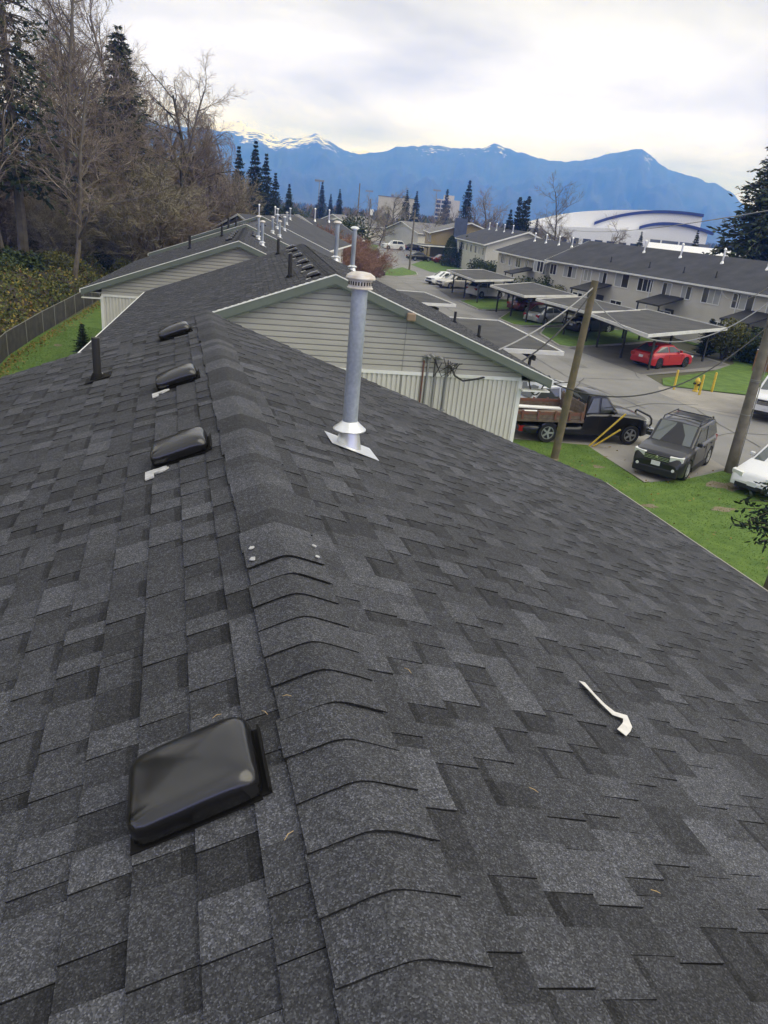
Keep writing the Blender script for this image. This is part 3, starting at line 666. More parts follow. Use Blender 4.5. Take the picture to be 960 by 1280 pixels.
def row_house(label, A, B_, depth, eave, ridge, group=None, windows=True, seed=1, name='townhouse', wall=None, roofm=None, gable_win=False):
    """A, B: ends of the street-side eave line; the house extends to the right of A->B seen from above."""
    A = Vector((*A, 0)); B_ = Vector((*B_, 0)); d = (B_ - A); L = d.length; d.normalize(); n = Vector((d.y, -d.x, 0))
    # local frame: x along A->B, y into the house... use matrix
    o = thing(name, label, 'townhouse', tuple(A), 0, group); o.matrix_world = Matrix(((d.x, -n.x, 0, A.x), (d.y, -n.y, 0, A.y), (0, 0, 1, 0), (0, 0, 0, 1)))
    # local: x along, -y into the house (n), z up
    ov = .55; wy0, wy1 = -ov, -(depth - ov)
    sl = (ridge - eave) / (depth / 2)
    mb = MB(); mb.add([(ov, wy0, 0), (L - ov, wy0, 0), (L - ov, wy1, 0), (ov, wy1, 0), (ov, wy0, eave + .05), (L - ov, wy0, eave + .05), (L - ov, wy1, eave + .05), (ov, wy1, eave + .05), (ov, -depth / 2, ridge - .16), (L - ov, -depth / 2, ridge - .16)],
           [(0, 4, 8, 7, 3), (1, 2, 6, 9, 5), (0, 1, 5, 4), (2, 3, 7, 6), (4, 5, 9, 8), (6, 7, 8, 9)])
    mb.build('wall', wall or M_SIDR, o, fix=True)
    mb = MB()
    mb.add([(0, 0, eave), (L, 0, eave), (L, -depth / 2, ridge), (0, -depth / 2, ridge), (L, -depth, eave), (0, -depth, eave), (0, 0, eave - .1), (L, 0, eave - .1), (L, -depth / 2, ridge - .1), (0, -depth / 2, ridge - .1), (L, -depth, eave - .1), (0, -depth, eave - .1)],
           [(0, 1, 2, 3), (3, 2, 4, 5), (0, 6, 7, 1), (4, 10, 11, 5), (0, 3, 9, 6), (3, 5, 11, 9), (1, 7, 8, 2), (2, 8, 10, 4), (6, 9, 8, 7), (9, 11, 10, 8)])
    rf = mb.build('roof', roofm or M_ROOFR, o, fix=True)
    for y_ in (.045, -depth - .045):
        mb = MB(); mb.box(0, L, y_ - .04, y_ + .04, eave - .12, eave + .012); mb.build('gutter', M_WHITE, o)
    for x_ in (-.02, L + .02):
        for s_ in (0, 1):
            mb = MB(); ya, yb = (0, -depth / 2) if s_ == 0 else (-depth, -depth / 2)
            mb.hexa([(x_ - .018, ya, eave - .2), (x_ + .018, ya, eave - .2), (x_ + .018, yb, ridge - .2), (x_ - .018, yb, ridge - .2), (x_ - .018, ya, eave - .0), (x_ + .018, ya, eave - .0), (x_ + .018, yb, ridge - .0), (x_ - .018, yb, ridge - .0)]); mb.build('rake_board', M_WHITE, o, fix=True)
    fr = Matrix(((1, 0, 0, 0), (0, 1, 0, wy0), (0, 0, 1, 0), (0, 0, 0, 1)))
    return o, L, fr, sl
def siding_mat(name, c, step):
    m_ = mat(name, c, .7, var=.05, vscale=1.0); nt = m_.node_tree; geo = nt.nodes.new('ShaderNodeNewGeometry'); sp = nt.nodes.new('ShaderNodeSeparateXYZ'); nt.links.new(geo.outputs['Position'], sp.inputs[0])
    q = nt.nodes.new('ShaderNodeMath'); q.operation = 'DIVIDE'; q.inputs[1].default_value = step; nt.links.new(sp.outputs[2], q.inputs[0])
    fr = nt.nodes.new('ShaderNodeMath'); fr.operation = 'FRACT'; nt.links.new(q.outputs[0], fr.inputs[0])
    iv = nt.nodes.new('ShaderNodeMath'); iv.operation = 'SUBTRACT'; iv.inputs[0].default_value = 1.0; nt.links.new(fr.outputs[0], iv.inputs[1])
    bp = nt.nodes.new('ShaderNodeBump'); bp.inputs['Strength'].default_value = .6; bp.inputs['Distance'].default_value = .02; nt.links.new(iv.outputs[0], bp.inputs['Height']); nt.links.new(bp.outputs[0], nt.nodes['Principled BSDF'].inputs['Normal'])
    return m_
M_SIDR = siding_mat('siding_cream', (0.58, 0.555, 0.485), .127)
M_SIDW = siding_mat('siding_pale', (0.60, 0.585, 0.53), .127)
M_PORCHR = mat('porch_roof', (0.035, 0.035, 0.038), .9, var=.2, vscale=2)
M_DOOR = mat('door_dark', (0.05, 0.05, 0.055), .5)
def small_pipe(parent, x, y, ridge_z, m_, h=.9, r=.07, hat=True):
    o = bpy.data.objects.new('flue_pipe', None); COL.objects.link(o); o.parent = parent; o.location = (x, y, ridge_z); o.empty_display_size = .1
    b = MB(); b.lathe([(r * 2.4, -.1), (r * 2.2, .04), (r * 1.1, .2)], 10, cap=False); b.build('flashing', m_, o, 40)
    b = MB(); b.lathe([(r, 0), (r, h)], 10); b.build('pipe', m_, o, 40)
    if hat: b = MB(); b.lathe([(r * 1.7, h - .02), (r * 1.7, h + .05), (r * .6, h + .14)], 10); b.build('cap', m_, o, 40)
GR = 'long cream townhouse rows across the road'
NR, L, fr, sl = row_house('cream two storey townhouse row beside the red car and carports', (43.2, 38.5), (37.2, 72.0), 10.6, 4.55, 6.75, GR)
def downpipe(p, x, z1=4.45):
    b = MB(); b.tube([(x, -.5, .1), (x, -.5, z1 - .3), (x, -.02, z1 - .02)], .05, 8); b.build('downpipe', M_WHITE, p)
x = 1.2; k = 0
pat = [(1.9, 1.0, 3), (.95, .95, 2), (.95, .95, 2), (1.9, 1.05, 3), (1.7, 1.1, 3), (.95, .95, 2), (.9, .95, 2), (1.7, 1.0, 3), (1.7, 1.1, 2), (.95, .95, 2), (.95, .95, 2), (1.9, 1.0, 3), (.95, .95, 2), (1.6, 1.0, 3)]
for (w, h, n) in pat:
    window(NR, fr, w, h, (x, .012, 3.25), n, blind=.35); x += w + 1.25
for x in (1.0, 5.6, 10.8, 16.5, 22.5, 28.0): window(NR, fr, 1.4, 1.0, (x, .012, .95), 2, blind=.2)
for x in (10.2, 19.4, 28.6): downpipe(NR, x, 4.5)
def porch(parent, x, w=2.6, dpt=2.7, z0=2.62, z1=3.3):
    o = bpy.data.objects.new('porch', None); COL.objects.link(o); o.parent = parent; o.location = (x, -.55, 0); o.empty_display_size = .1
    b = MB(); b.hexa([(0, 0, z1 - .12), (w, 0, z1 - .12), (w, dpt, z0 - .12), (0, dpt, z0 - .12), (0, 0, z1), (w, 0, z1), (w, dpt, z0), (0, dpt, z0)]); b.build('porch_roof', M_PORCHR, o, fix=True)
    for xx in (.1, w - .1): b = MB(); b.box(xx - .05, xx + .05, dpt - .25, dpt - .15, 0, z0 - .1); b.build('post', M_POSTD, o)
    b = MB(); b.box(w * .3, w * .3 + .95, .005, .05, .15, 2.2); b.build('door', M_DOOR, o)
    b = MB(); b.box(.1, w - .1, .0, 1.6, 0, .15); b.build('step', M_CONC, o)
for x in (6.6, 15.4, 24.2): porch(NR, x)
for i, (x, y, m_, h) in enumerate([(4.2, -4.2, M_ALU, 1.0), (8.4, -4.0, M_ALU, .5), (11.0, -3.9, M_ALU, 1.15), (15.5, -4.0, M_ALU, 1.1), (20.2, -4.1, M_ALU, 1.1), (24.8, -4.2, M_ALU, 1.0)]):
    small_pipe(NR, x, y, 4.55 + (-y) * sl - .02, m_, h)
for x in (3.0, 8.6, 13.6, 17.0, 21.0, 26.0): small_pipe(NR, x, -1.5, 4.55 + 1.5 * sl - .02, M_PVC, .5, .05, False)
FR, L, fr, sl = row_house('cream townhouse row past the step in the long roof', (37.8, 73.0), (39.6, 91.0), 10.2, 4.3, 6.25, GR)
x = 1.0
for (w, h, n) in [(1.6, 1.0, 2), (.9, .9, 2), (.9, .9, 2), (1.6, 1.0, 2), (1.0, .9, 2), (1.6, 1.0, 3)]:
    window(FR, fr, w, h, (x, .012, 3.0), n, blind=.3); x += w + 1.5
porch(FR, 4.0); downpipe(FR, .8, 4.25); downpipe(FR, 12.2, 4.25)
for x in (3.5, 7.2, 11.2, 15.0): small_pipe(FR, x, -4.1, 4.3 + 4.1 * sl - .02, M_ALU, .9)
# ------------------------------------------------------------------ vehicles
M_TYRE = mat('tyre', (0.016, 0.016, 0.017), .85, var=.2, vscale=20)
M_RIM = mat('rim_alloy', (0.55, 0.56, 0.57), .35, metal=.7)
M_RIMD = mat('rim_dark', (0.07, 0.07, 0.075), .4, metal=.6)
M_CGLASS = mat('car_glass', (0.045, 0.052, 0.052), .04, spec=1.0)
M_HEAD = mat('headlight', (0.75, 0.76, 0.74), .12, spec=.7)
M_TAIL = mat('tail_light', (0.30, 0.012, 0.012), .18, spec=.6)
M_TRIM = mat('trim_black', (0.018, 0.018, 0.019), .5)
M_CHROME = mat('chrome', (0.72, 0.73, 0.74), .2, metal=.9)
M_PLATE = mat('number_plate', (0.72, 0.73, 0.76), .4)
M_AMBER = mat('amber_lens', (0.55, 0.24, 0.05), .2)
def paint(name, c, coat=.5, rough=.35, metal=.2): return mat(name, c, rough, metal=metal, coat=coat)
P_BLACK = paint('paint_black', (0.012, 0.012, 0.014)); P_GREYB = paint('paint_black_dusty', (0.028, 0.028, 0.031), .4)
P_WHITE = paint('paint_white', (0.74, 0.75, 0.76), .4, .35, 0); P_RED = paint('paint_red', (0.42, 0.012, 0.022), .6); P_SILV = paint('paint_silver', (0.42, 0.44, 0.46), .5, .35, .5)
P_MAROON = paint('paint_maroon', (0.12, 0.012, 0.02), .6); P_BEIGE = paint('paint_champagne', (0.50, 0.48, 0.43), .4, .35, .4)

P_SUVB = paint('paint_black_suv', (0.018, 0.018, 0.020), .5, .3)
M_WSCR = mat('windscreen_glass', (0.10, 0.115, 0.11), .05, spec=1.0)
WHEELS = {}
def wheel(parent, x, y, R, w, side, rim=None, dish=.0):
    key = (R, w, rim.name)
    if key not in WHEELS:
        t = MB(); r = R * .66
        t.lathe([(r, -w / 2 + .01), (R * .93, -w / 2), (R * .985, -w / 2 + .025), (R, -w / 4), (R, w / 4), (R * .985, w / 2 - .025), (R * .93, w / 2), (r, w / 2 - .01), (r * .97, w / 2 - .03), (r * .97, -w / 2 + .03)], 28, axis='X', cap=False)
        a = t.mesh('tyre', M_TYRE, 40)
        m_ = MB(); m_.lathe([(r * 1.0, w / 2 - .03), (r * .97, w / 2 - .012), (r * .90, w / 2 - .012), (r * .86, w / 2 - .05)], 28, axis='X', cap=False); m_.lathe([(r * .26, w / 2 - .05), (r * .22, w / 2 - .008), (r * .05, w / 2 - .006)], 16, axis='X')
        for k in range(5):
            an = 2 * PI * k / 5; ca, sa = math.cos(an), math.sin(an); wd = r * .13
            m_.hexa([(w / 2 - .05, ca * q - sa * e_, sa * q + ca * e_) for (q, e_) in ((r * .2, -wd), (r * .2, wd), (r * .93, wd), (r * .93, -wd))] + [(w / 2 - .012, ca * q - sa * e_, sa * q + ca * e_) for (q, e_) in ((r * .2, -wd), (r * .2, wd), (r * .93, wd), (r * .93, -wd))])
        b = m_.mesh('rim', rim, 30)
        k_ = MB(); k_.lathe([(r * .92, w / 2 - .047), (r * .05, w / 2 - .0465)], 24, axis='X'); WHEELS[key] = (a, b, k_.mesh('brake_backing', M_TRIM))
    o = bpy.data.objects.new('wheel', None); COL.objects.link(o); o.parent = parent; o.location = (x, y, R); o.empty_display_size = .1
    if side < 0: o.rotation_euler = (0, 0, PI)
    link('tyre', WHEELS[key][0], o); link('rim', WHEELS[key][1], o); link('brake_backing', WHEELS[key][2], o)
    return o
def panel(quad, u0, u1, v0, v1, off):
    """a rectangle (u,v in 0..1) on a quad a,b,c,d lifted off its face"""
    a, b, c, d = [Vector(q) for q in quad]
    def P(u, v): return a.lerp(b, u).lerp(d.lerp(c, u), v)
    n = (b - a).cross(d - a).normalized()
    pts = [P(u0, v0), P(u1, v0), P(u1, v1), P(u0, v1)]
    mb = MB(); mb.hexa([p - n * .01 for p in pts] + [p + n * off for p in pts]); return mb
def interp(tab, y):
    for (a, va), (b, vb) in zip(tab, tab[1:]):
        if a <= y <= b:
            t = (y - a) / (b - a) if b > a else 0; t = t; return va + (vb - va) * t
    return tab[0][1] if y < tab[0][0] else tab[-1][1]
def car(name, label, cat, loc, heading, col, L, Wd, wb, R, top, green, roof_z, group=None, rim=None, clear=.2, grille=True, rails=False, cladding=None, tw=.20, rear_glass=True, wheel_y=None, head=(.62, .78), roofcol=None, plate=True, gr_w=.93):
    """local +Y is the front. top: list (y, z) of the body's upper line; green: (y_screen_base, y_roof_front, y_roof_rear, y_rear_base)."""
    o = thing(name, label, cat, (loc[0], loc[1], loc[2] if len(loc) > 2 else .015), -math.radians(heading), group)
    yf = wheel_y if wheel_y is not None else wb / 2; yr = yf - wb; hw = Wd / 2
    y0, y1 = -L / 2, L / 2; n = 56; mb = MB(); rings = []
    for i in range(n + 1):
        t = i / n; y = y0 + L * t
        zt = interp(top, y)
        e_ = min(abs(y - y0), abs(y - y1)); w = hw * (1 - .16 * max(0, 1 - e_ / .55) ** 2.2)
        zb = clear + .10 * max(0, 1 - e_ / .45) ** 2
        za = zb
        for yw in (yf, yr):
            dy = abs(y - yw); ra = R * 1.13
            if dy < ra: za = max(za, R + math.sqrt(ra * ra - dy * dy) - .01)
        zm = max(za + .02, zb + (zt - zb) * .45); zs = max(zm + .01, zt - .10)
        zs = min(zs, zt - .03); zm = min(zm, zs - .01)
        half = [(0.0, zb + .02 if za == zb else za - .01), (w * .80, za - .005), (w * .985, za), (w, zm), (w * .975, zs), (w * .90, zt - .025), (w * .72, zt), (0.0, zt + .018)]
        ring = half + [(-x, z) for (x, z) in reversed(half[1:-1])]
        rings.append([(x, y, z) for (x, z) in ring])
    m_ = len(rings[0])
    for r_ in rings: mb.v.extend(r_)
    for i in range(n):
        for j in range(m_):
            j2 = (j + 1) % m_; mb.f.append((i * m_ + j, i * m_ + j2, (i + 1) * m_ + j2, (i + 1) * m_ + j)); mb.t.append(1)
    mb.f.append(tuple(range(m_))); mb.f.append(tuple(n * m_ + j for j in reversed(range(m_)))); mb.t += [1, 1]
    body = mb.build('body', col, o, 38, fix=True)
    # dark underbody
    b = MB(); b.box(-hw * .78, hw * .78, y0 + .25, y1 - .25, clear - .03, R + .12); b.build('underbody', M_TRIM, o)
    # cabin
    ya, yb_, yc, yd = green; wb0 = hw * .90; wr = hw * gr_w * .84
    zA, zD = interp(top, ya) - .02, interp(top, yd) - .02; zr = roof_z
    zb2 = interp(top, yb_) - .02; zc2 = interp(top, yc) - .02
    g_ = MB()
    V = lambda s_: [(s_ * wb0 * .97, ya, zA), (s_ * wr * .98, yb_, zr - .02), (s_ * wr, (yb_ + yc) / 2, zr), (s_ * wr * .96, yc, zr - .03), (s_ * wb0 * .95, yd, zD), (s_ * wb0, (yb_ + yc) / 2, (zb2 + zc2) / 2 - .02)]
    Rv, Lv = V(1), V(-1); g_.v = Rv + Lv + [(0, yb_, zr + .025), (0, (yb_ + yc) / 2, zr + .045), (0, yc, zr + .015), (0, ya + .06, zA + .02), (0, yd - .04, zD + .01)]
    g_.f = [(0, 1, 2, 3, 4, 5), (11, 10, 9, 8, 7, 6), (0, 15, 12, 1), (15, 6, 7, 12), (1, 12, 13, 2), (12, 7, 8, 13), (2, 13, 14, 3), (13, 8, 9, 14), (3, 14, 16, 4), (14, 9, 10, 16)]
    g_.t = [1] * len(g_.f)
    cab = g_.build('cabin', roofcol or col, o, fix=True); bevel(cab, .05, 3, 15); cab.data.polygons.foreach_set('use_smooth', [True] * len(cab.data.polygons)); cab.data.set_sharp_from_angle(angle=math.radians(60))
    # glass
    for s_ in (1, -1):
        q = [(s_ * wb0 * .97, ya, zA), (0, ya + .06, zA + .02), (0, yb_, zr + .025), (s_ * wr * .98, yb_, zr - .02)]
        if s_ > 0: q = [q[1], q[0], q[3], q[2]]
    def quadpanel(name, Q, ins, mt, off=.012):
        Q = [Vector(q) for q in Q]; c = sum(Q, Vector()) / len(Q); nrm = (Q[1] - Q[0]).cross(Q[2] - Q[0]).normalized()
        P = [q.lerp(c, ins) for q in Q]; k = len(P); b = MB()
        b.add([tuple(p - nrm * .03) for p in P] + [tuple(p + nrm * off) for p in P], [tuple(reversed(range(k))), tuple(range(k, 2 * k))] + [(i, (i + 1) % k, k + (i + 1) % k, k + i) for i in range(k)])
        return b.build(name, mt, o)
    up = .022
    fw = [(wb0 * .86, ya + .01, zA + up), (-wb0 * .86, ya + .01, zA + up), (-wr * .86, yb_ + .03, zr - .035 + up), (wr * .86, yb_ + .03, zr - .035 + up)]
    fw = [(-q[0], q[1], q[2]) for q in fw][::-1] if False else fw
    w_ = quadpanel('windscreen', [fw[1], fw[0], fw[3], fw[2]][::-1], .03, M_WSCR, .004)
    if rear_glass:
        rw = [(-wb0 * .80, yd - .01, zD + up + .05), (wb0 * .80, yd - .01, zD + up + .05), (wr * .82, yc - .03, zr - .06 + up), (-wr * .82, yc - .03, zr - .06 + up)]
        quadpanel('rear_window', rw, .06, M_CGLASS, .006)
    for s_ in (1, -1):
        ym = yb_ + (yc - yb_) * .42; X = lambda y, v: s_ * ((wb0 * (1 - v) + wr * v) + .004)
        zlo = lambda y: interp(top, y) + .02; zhi = zr - .10
        f0 = ya - .30 * (ya - yb_) if ya > yb_ else ya
        fq = [(X(0, .02), ya - .22, zlo(ya - .22)), (X(0, .02), ym + .05, zlo(ym)), (X(0, .92), ym + .05, zhi), (X(0, .92), yb_ - .02, zhi - .01)]
        rq = [(X(0, .02), ym - .04, zlo(ym)), (X(0, .02), yd + (yc - yd) * .30, zlo(yd + (yc - yd) * .30)), (X(0, .90), yc + .10, zhi - .02), (X(0, .92), ym - .04, zhi)]
        for nm, Q in (('side_window', fq), ('side_window', rq)):
            if s_ > 0: Q = Q[::-1]
            quadpanel(nm, Q, .02, M_CGLASS, .006)
        # mirror
        b = MB(); b.box(s_ * hw * .93 if s_ > 0 else -hw * 1.12, hw * 1.12 if s_ > 0 else -hw * .93, ya - .42, ya - .30, interp(top, ya - .4) - .0, interp(top, ya - .4) + .14); bevel(b.build('mirror', cladding or col, o), .03, 2)
        # door seams and handles
        for yy in (ym, ya - .15):
            b = MB(); z0_ = clear + .22; b.box(s_ * hw * .995 - .006, s_ * hw * .995 + .006, yy - .006, yy + .006, z0_, interp(top, yy) - .12); b.build('door_seam', M_TRIM, o)
        for yy in (ym + .16, ym - .70):
            b = MB(); b.box(s_ * hw - .012, s_ * hw + .014, yy, yy + .17, interp(top, yy) - .20, interp(top, yy) - .165); b.build('door_handle', cladding or col, o)
        # lights
        zt1 = interp(top, y1 - .1); b = MB(); xo = hw * .93; xi = hw * .46
        b.hexa([(s_ * xi, y1 - .16, head[0]), (s_ * xo, y1 - .27, head[0] + .02), (s_ * xo, y1 - .46, head[0] + .03), (s_ * xi, y1 - .3, head[0]), (s_ * xi, y1 - .10 - .05, head[1] - .02), (s_ * xo * 1.005, y1 - .25, head[1] + .0), (s_ * xo, y1 - .46, head[1] + .01), (s_ * xi, y1 - .3, head[1])] if s_ > 0 else
               [(s_ * xo, y1 - .27, head[0] + .02), (s_ * xi, y1 - .16, head[0]), (s_ * xi, y1 - .3, head[0]), (s_ * xo, y1 - .46, head[0] + .03), (s_ * xo * 1.005, y1 - .25, head[1]), (s_ * xi, y1 - .15, head[1] - .02), (s_ * xi, y1 - .3, head[1]), (s_ * xo, y1 - .46, head[1] + .01)])
        hd = b.build('headlight', M_HEAD, o, fix=True); hd.location = (0, .135, .0)
        b = MB(); zr0 = interp(top, y0 + .15)
        b.box(min(s_ * hw * .58, s_ * hw * .92), max(s_ * hw * .58, s_ * hw * .92), y0 + .02, y0 + .24, zr0 - .30, zr0 - .08); tl = b.build('tail_light', M_TAIL, o)
        tl.scale = (1.0, 1.0, 1.0)
        for yy in (yf, yr): wheel(o, s_ * (hw - tw / 2 + .004), yy, R, tw, s_, rim or M_RIM)
    zf = interp(top, y1 - .2)
    if grille:
        b = MB(); b.box(-hw * .48, hw * .48, y1 - .06, y1 + .012, head[0] - .05, head[1] - .04); gg = b.build('grille', M_TRIM, o)
        for k in range(3): b = MB(); z = head[0] - .02 + k * .05; b.box(-hw * .47, hw * .47, y1 + .0, y1 + .022, z, z + .018); b.build('grille_bar', M_CHROME, gg)
    b = MB(); b.box(-hw * .66, hw * .66, y1 - .1, y1 + .015, clear + .06, clear + .20); b.build('lower_grille', M_TRIM, o)
    if plate:
        b = MB(); b.box(-.15, .15, y1 + .0, y1 + .03, head[0] - .22, head[0] - .07); b.build('number_plate', M_PLATE, o)
    b = MB(); b.box(-.15, .15, y0 - .015, y0 + .05, .62, .77); b.build('number_plate', M_PLATE, o)
    if cladding:
        for s_ in (1, -1):
            b = MB(); b.box(s_ * hw - .02, s_ * hw + .02, yr + R * 1.2, yf - R * 1.2, clear - .0, clear + .17); b.build('side_cladding', cladding, o)
        b = MB(); b.box(-hw * .86, hw * .86, y1 - .16, y1 + .02, clear - .02, clear + .26); bevel(b.build('front_bumper', cladding, o), .05, 2)
    if rails:
        for s_ in (1, -1):
            b = MB(); b.tube([(s_ * wr * .86, yb_ - .12, zr + .0), (s_ * wr * .86, yb_ - .2, zr + .09), (s_ * wr * .86, yc + .2, zr + .08), (s_ * wr * .86, yc + .1, zr - .0)], .022, 8); b.build('roof_rail', M_TRIM, o)
        for yy in (yb_ - .55, yc + .45): b = MB(); b.bar((-wr * .86, yy, zr + .085), (wr * .86, yy, zr + .085), .05, .025); b.build('cross_bar', M_TRIM, o)
    return o, body

def sedan_top(L, hood=.86, deck=.92, cowl=.98, nose=.66):
    a = L / 2; return [(-a, deck - .30), (-a + .05, deck - .10), (-a + .18, deck), (-a + .75, deck + .03), (-.1, cowl - .02), (a - 1.35, cowl), (a - .45, hood - .04), (a - .15, nose + .08), (a - .03, nose - .08), (a, nose - .2)]
def suv_top(L, hood=1.0, nose=.84, belt=1.12):
    a = L / 2; return [(-a, .78), (-a + .04, 1.0), (-a + .12, belt), (0, belt - .02), (a - 1.25, belt - .04), (a - .55, hood + .02), (a - .16, hood - .06), (a - .05, nose), (a, nose - .22)]

# black SUV on the driveway
def hd(vx, vy): return math.degrees(math.atan2(vx, vy))
suv, _ = car('parked_suv', 'dusty black boxy SUV with roof rails on the driveway, headlights towards the lawn', 'car', (17.75, 21.7), hd(-.80, -.60), P_SUVB, 4.43, 1.80, 2.62, .36, suv_top(4.43), (.98, .30, -1.72, -2.14), 1.72, rails=True, cladding=M_TRIM, head=(.74, .92), gr_w=1.0)
for s_ in (1, -1):
    b = MB(); b.box(min(s_ * .70, s_ * .78), max(s_ * .70, s_ * .78), 2.0, 2.1, .76, .88); b.build('indicator', M_AMBER, suv)
    b = MB(); b.lathe([(.055, 0), (.05, .02)], 14, axis='Y', c=(s_ * .62, 2.225, .46)); b.build('fog_lamp', M_HEAD, suv)
b = MB(); b.lathe([(.05, 0), (.045, .015)], 16, axis='Y', c=(0, 2.235, .82)); b.build('badge', M_CHROME, suv)
# cars behind / around
car('parked_suv', 'silver SUV half hidden behind the wooden sided truck', 'car', (16.0, 27.9), hd(.97, .24), P_SILV, 4.5, 1.82, 2.66, .35, suv_top(4.5), (.95, .2, -1.5, -2.05), 1.66, head=(.72, .9), rails=True)
car("parked_sedan", "white sedan cut by the right edge of the picture, near the tall grey pole", "car", (20.6, 19.55), hd(-.91, -.42), P_WHITE, 4.55, 1.70, 2.6, .31, sedan_top(4.55, .84, .95, .98), (1.0, .15, -1.05, -1.72), 1.45, head=(.60, .76), grille=False)
car('parked_hatchback', 'bright red hatchback with dark wheels half under the nearest carport', 'car', (30.9, 41.3), hd(.95, .31), P_RED, 4.45, 1.80, 2.72, .335, [(-2.225, .62), (-2.15, .90), (-2.0, 1.0), (-.1, .97), (.9, .98), (1.7, .84), (2.05, .74), (2.19, .6), (2.225, .46)], (.95, .05, -1.25, -2.05), 1.44, rim=M_RIMD, head=(.60, .74), gr_w=.84)
car('parked_sedan', 'silver sedan nose to the lawn in the shade of the second carport', 'car', (31.3, 58.4), hd(.92, .40), P_SILV, 4.6, 1.78, 2.7, .32, sedan_top(4.6), (1.0, .15, -1.0, -1.75), 1.46)
car('parked_suv', 'black SUV facing out from under the second carport', 'car', (33.2, 54.6), hd(-.93, -.36), P_BLACK, 4.7, 1.9, 2.8, .38, suv_top(4.7, 1.08, .9, 1.16), (1.0, .35, -1.7, -2.2), 1.78, head=(.78, .98), cladding=M_TRIM)
car('parked_sedan', 'dark maroon sedan parked tail out under the third carport', 'car', (33.2, 66.0), hd(.93, .38), P_MAROON, 4.6, 1.78, 2.7, .32, sedan_top(4.6), (1.0, .15, -1.05, -1.8), 1.45)
car('parked_hatchback', 'white crossover beside the grass island below the farthest right carport', 'car', (33.0, 76.4), hd(.95, .32), P_WHITE, 4.3, 1.8, 2.62, .34, suv_top(4.3, .96, .8, 1.05), (.9, .1, -1.45, -2.0), 1.6, head=(.68, .84))
car('parked_sedan', 'champagne sedan facing the road under the farthest right carport', 'car', (32.3, 84.4), hd(-.93, -.36), P_BEIGE, 4.7, 1.8, 2.72, .33, sedan_top(4.7), (1.0, .15, -1.05, -1.8), 1.46)
car('parked_sedan', 'white car tucked behind the champagne sedan', 'car', (32.0, 87.6), hd(-.93, -.36), P_WHITE, 4.5, 1.78, 2.65, .33, sedan_top(4.5), (1.0, .15, -1.05, -1.75), 1.48)
car('parked_sedan', 'dark red car by the far tan house', 'car', (46.5, 127.4), hd(.97, .2), P_MAROON, 4.6, 1.8, 2.7, .33, sedan_top(4.6), (1.0, .15, -1.05, -1.8), 1.46)
car('parked_sedan', 'dark car left of the far dark red one', 'car', (42.5, 129.6), hd(.97, .2), P_BLACK, 4.6, 1.8, 2.7, .33, sedan_top(4.6), (1.0, .15, -1.05, -1.8), 1.46)
car('parked_suv', 'white SUV far up the road on the verge', 'car', (46.6, 161.0), hd(-.97, -.1), P_WHITE, 5.0, 1.95, 2.95, .38, suv_top(5.0, 1.1, .92, 1.2), (1.0, .35, -1.8, -2.3), 1.86, head=(.8, 1.0))
car('parked_sedan', 'dark car beside the far white SUV', 'car', (51.6, 161.8), hd(.97, .1), P_BLACK, 4.6, 1.8, 2.7, .33, sedan_top(4.6), (1.0, .15, -1.05, -1.8), 1.46)
car('parked_sedan', 'dark car under the small far carport', 'car', (23.4, 91.4), hd(.9, .3), P_BLACK, 4.5, 1.8, 2.65, .33, sedan_top(4.5), (1.0, .15, -1.05, -1.8), 1.46)
# white pickup at the right edge
pk, _ = car('pickup_truck', 'white pickup truck on the road at the right edge', 'truck', (29.6, 29.6), hd(-.80, -.60), P_WHITE, 5.8, 2.0, 3.6, .40, [(-2.9, .9), (-2.85, 1.25), (-2.7, 1.28), (-.95, 1.28), (-.9, 1.28), (.9, 1.28), (2.2, 1.22), (2.75, 1.12), (2.85, 1.0), (2.9, .75)], (1.25, .55, -.75, -1.0), 1.92, head=(.86, 1.08), gr_w=.9, clear=.32)

# ---- black flatbed truck with wooden stake sides
M_WOODB = mat('bed_wood', (0.10, 0.072, 0.052), .85, color2=(0.17, 0.135, 0.105), vscale=6, detail=6)
M_WOODR = mat('bed_wood_red', (0.20, 0.075, 0.05), .85, color2=(0.13, 0.09, 0.07), vscale=7)
tr, tb = car('flatbed_truck', 'black flatbed truck with wooden sides and a chrome bull bar', 'truck', (15.6, 25.3), hd(.99, -.06), P_BLACK, 5.6, 1.98, 3.55, .395, [(-2.8, .62), (-2.7, .72), (-.15, .72), (-.1, 1.18), (.1, 1.22), (1.2, 1.24), (2.2, 1.16), (2.65, 1.06), (2.76, .9), (2.8, .72)], (1.35, .75, .05, -.12), 1.90, head=(.84, 1.02), rim=M_RIM, gr_w=.92, clear=.36, wheel_y=1.95)
tr['label'] = 'black flatbed truck with wooden sides and a front bull bar'
bed = MB(); bed.box(-1.08, 1.08, -3.05, -.22, .86, .98); bedo = bed.build('flatbed', M_WOODB, tr)
for s_ in (-1, 1):
    for k, z in enumerate((1.0, 1.13)):
        b = MB(); b.box(s_ * 1.05 - .02, s_ * 1.05 + .02, -3.0, -.3, z, z + .12); b.build('side_plank', M_WOODR if k == 1 else M_WOODB, bedo)
    for y in (-2.85, -2.2, -1.5, -.9, -.4):
        b = MB(); b.box(s_ * 1.09 - .02, s_ * 1.09 + .02, y, y + .08, .95, 1.30); b.build('stake', M_WOODR, bedo)
for k, z in enumerate((1.0, 1.15, 1.30, 1.45)):
    b = MB(); b.box(-1.03, 1.03, -.30, -.26, z, z + .135); b.build('headboard_plank', M_WOODB, bedo)
for x in (-1.0, -.35, .35, 1.0): b = MB(); b.box(x - .03, x + .03, -.26, -.22, .98, 1.62); b.build('headboard_post', M_WOODR, bedo)
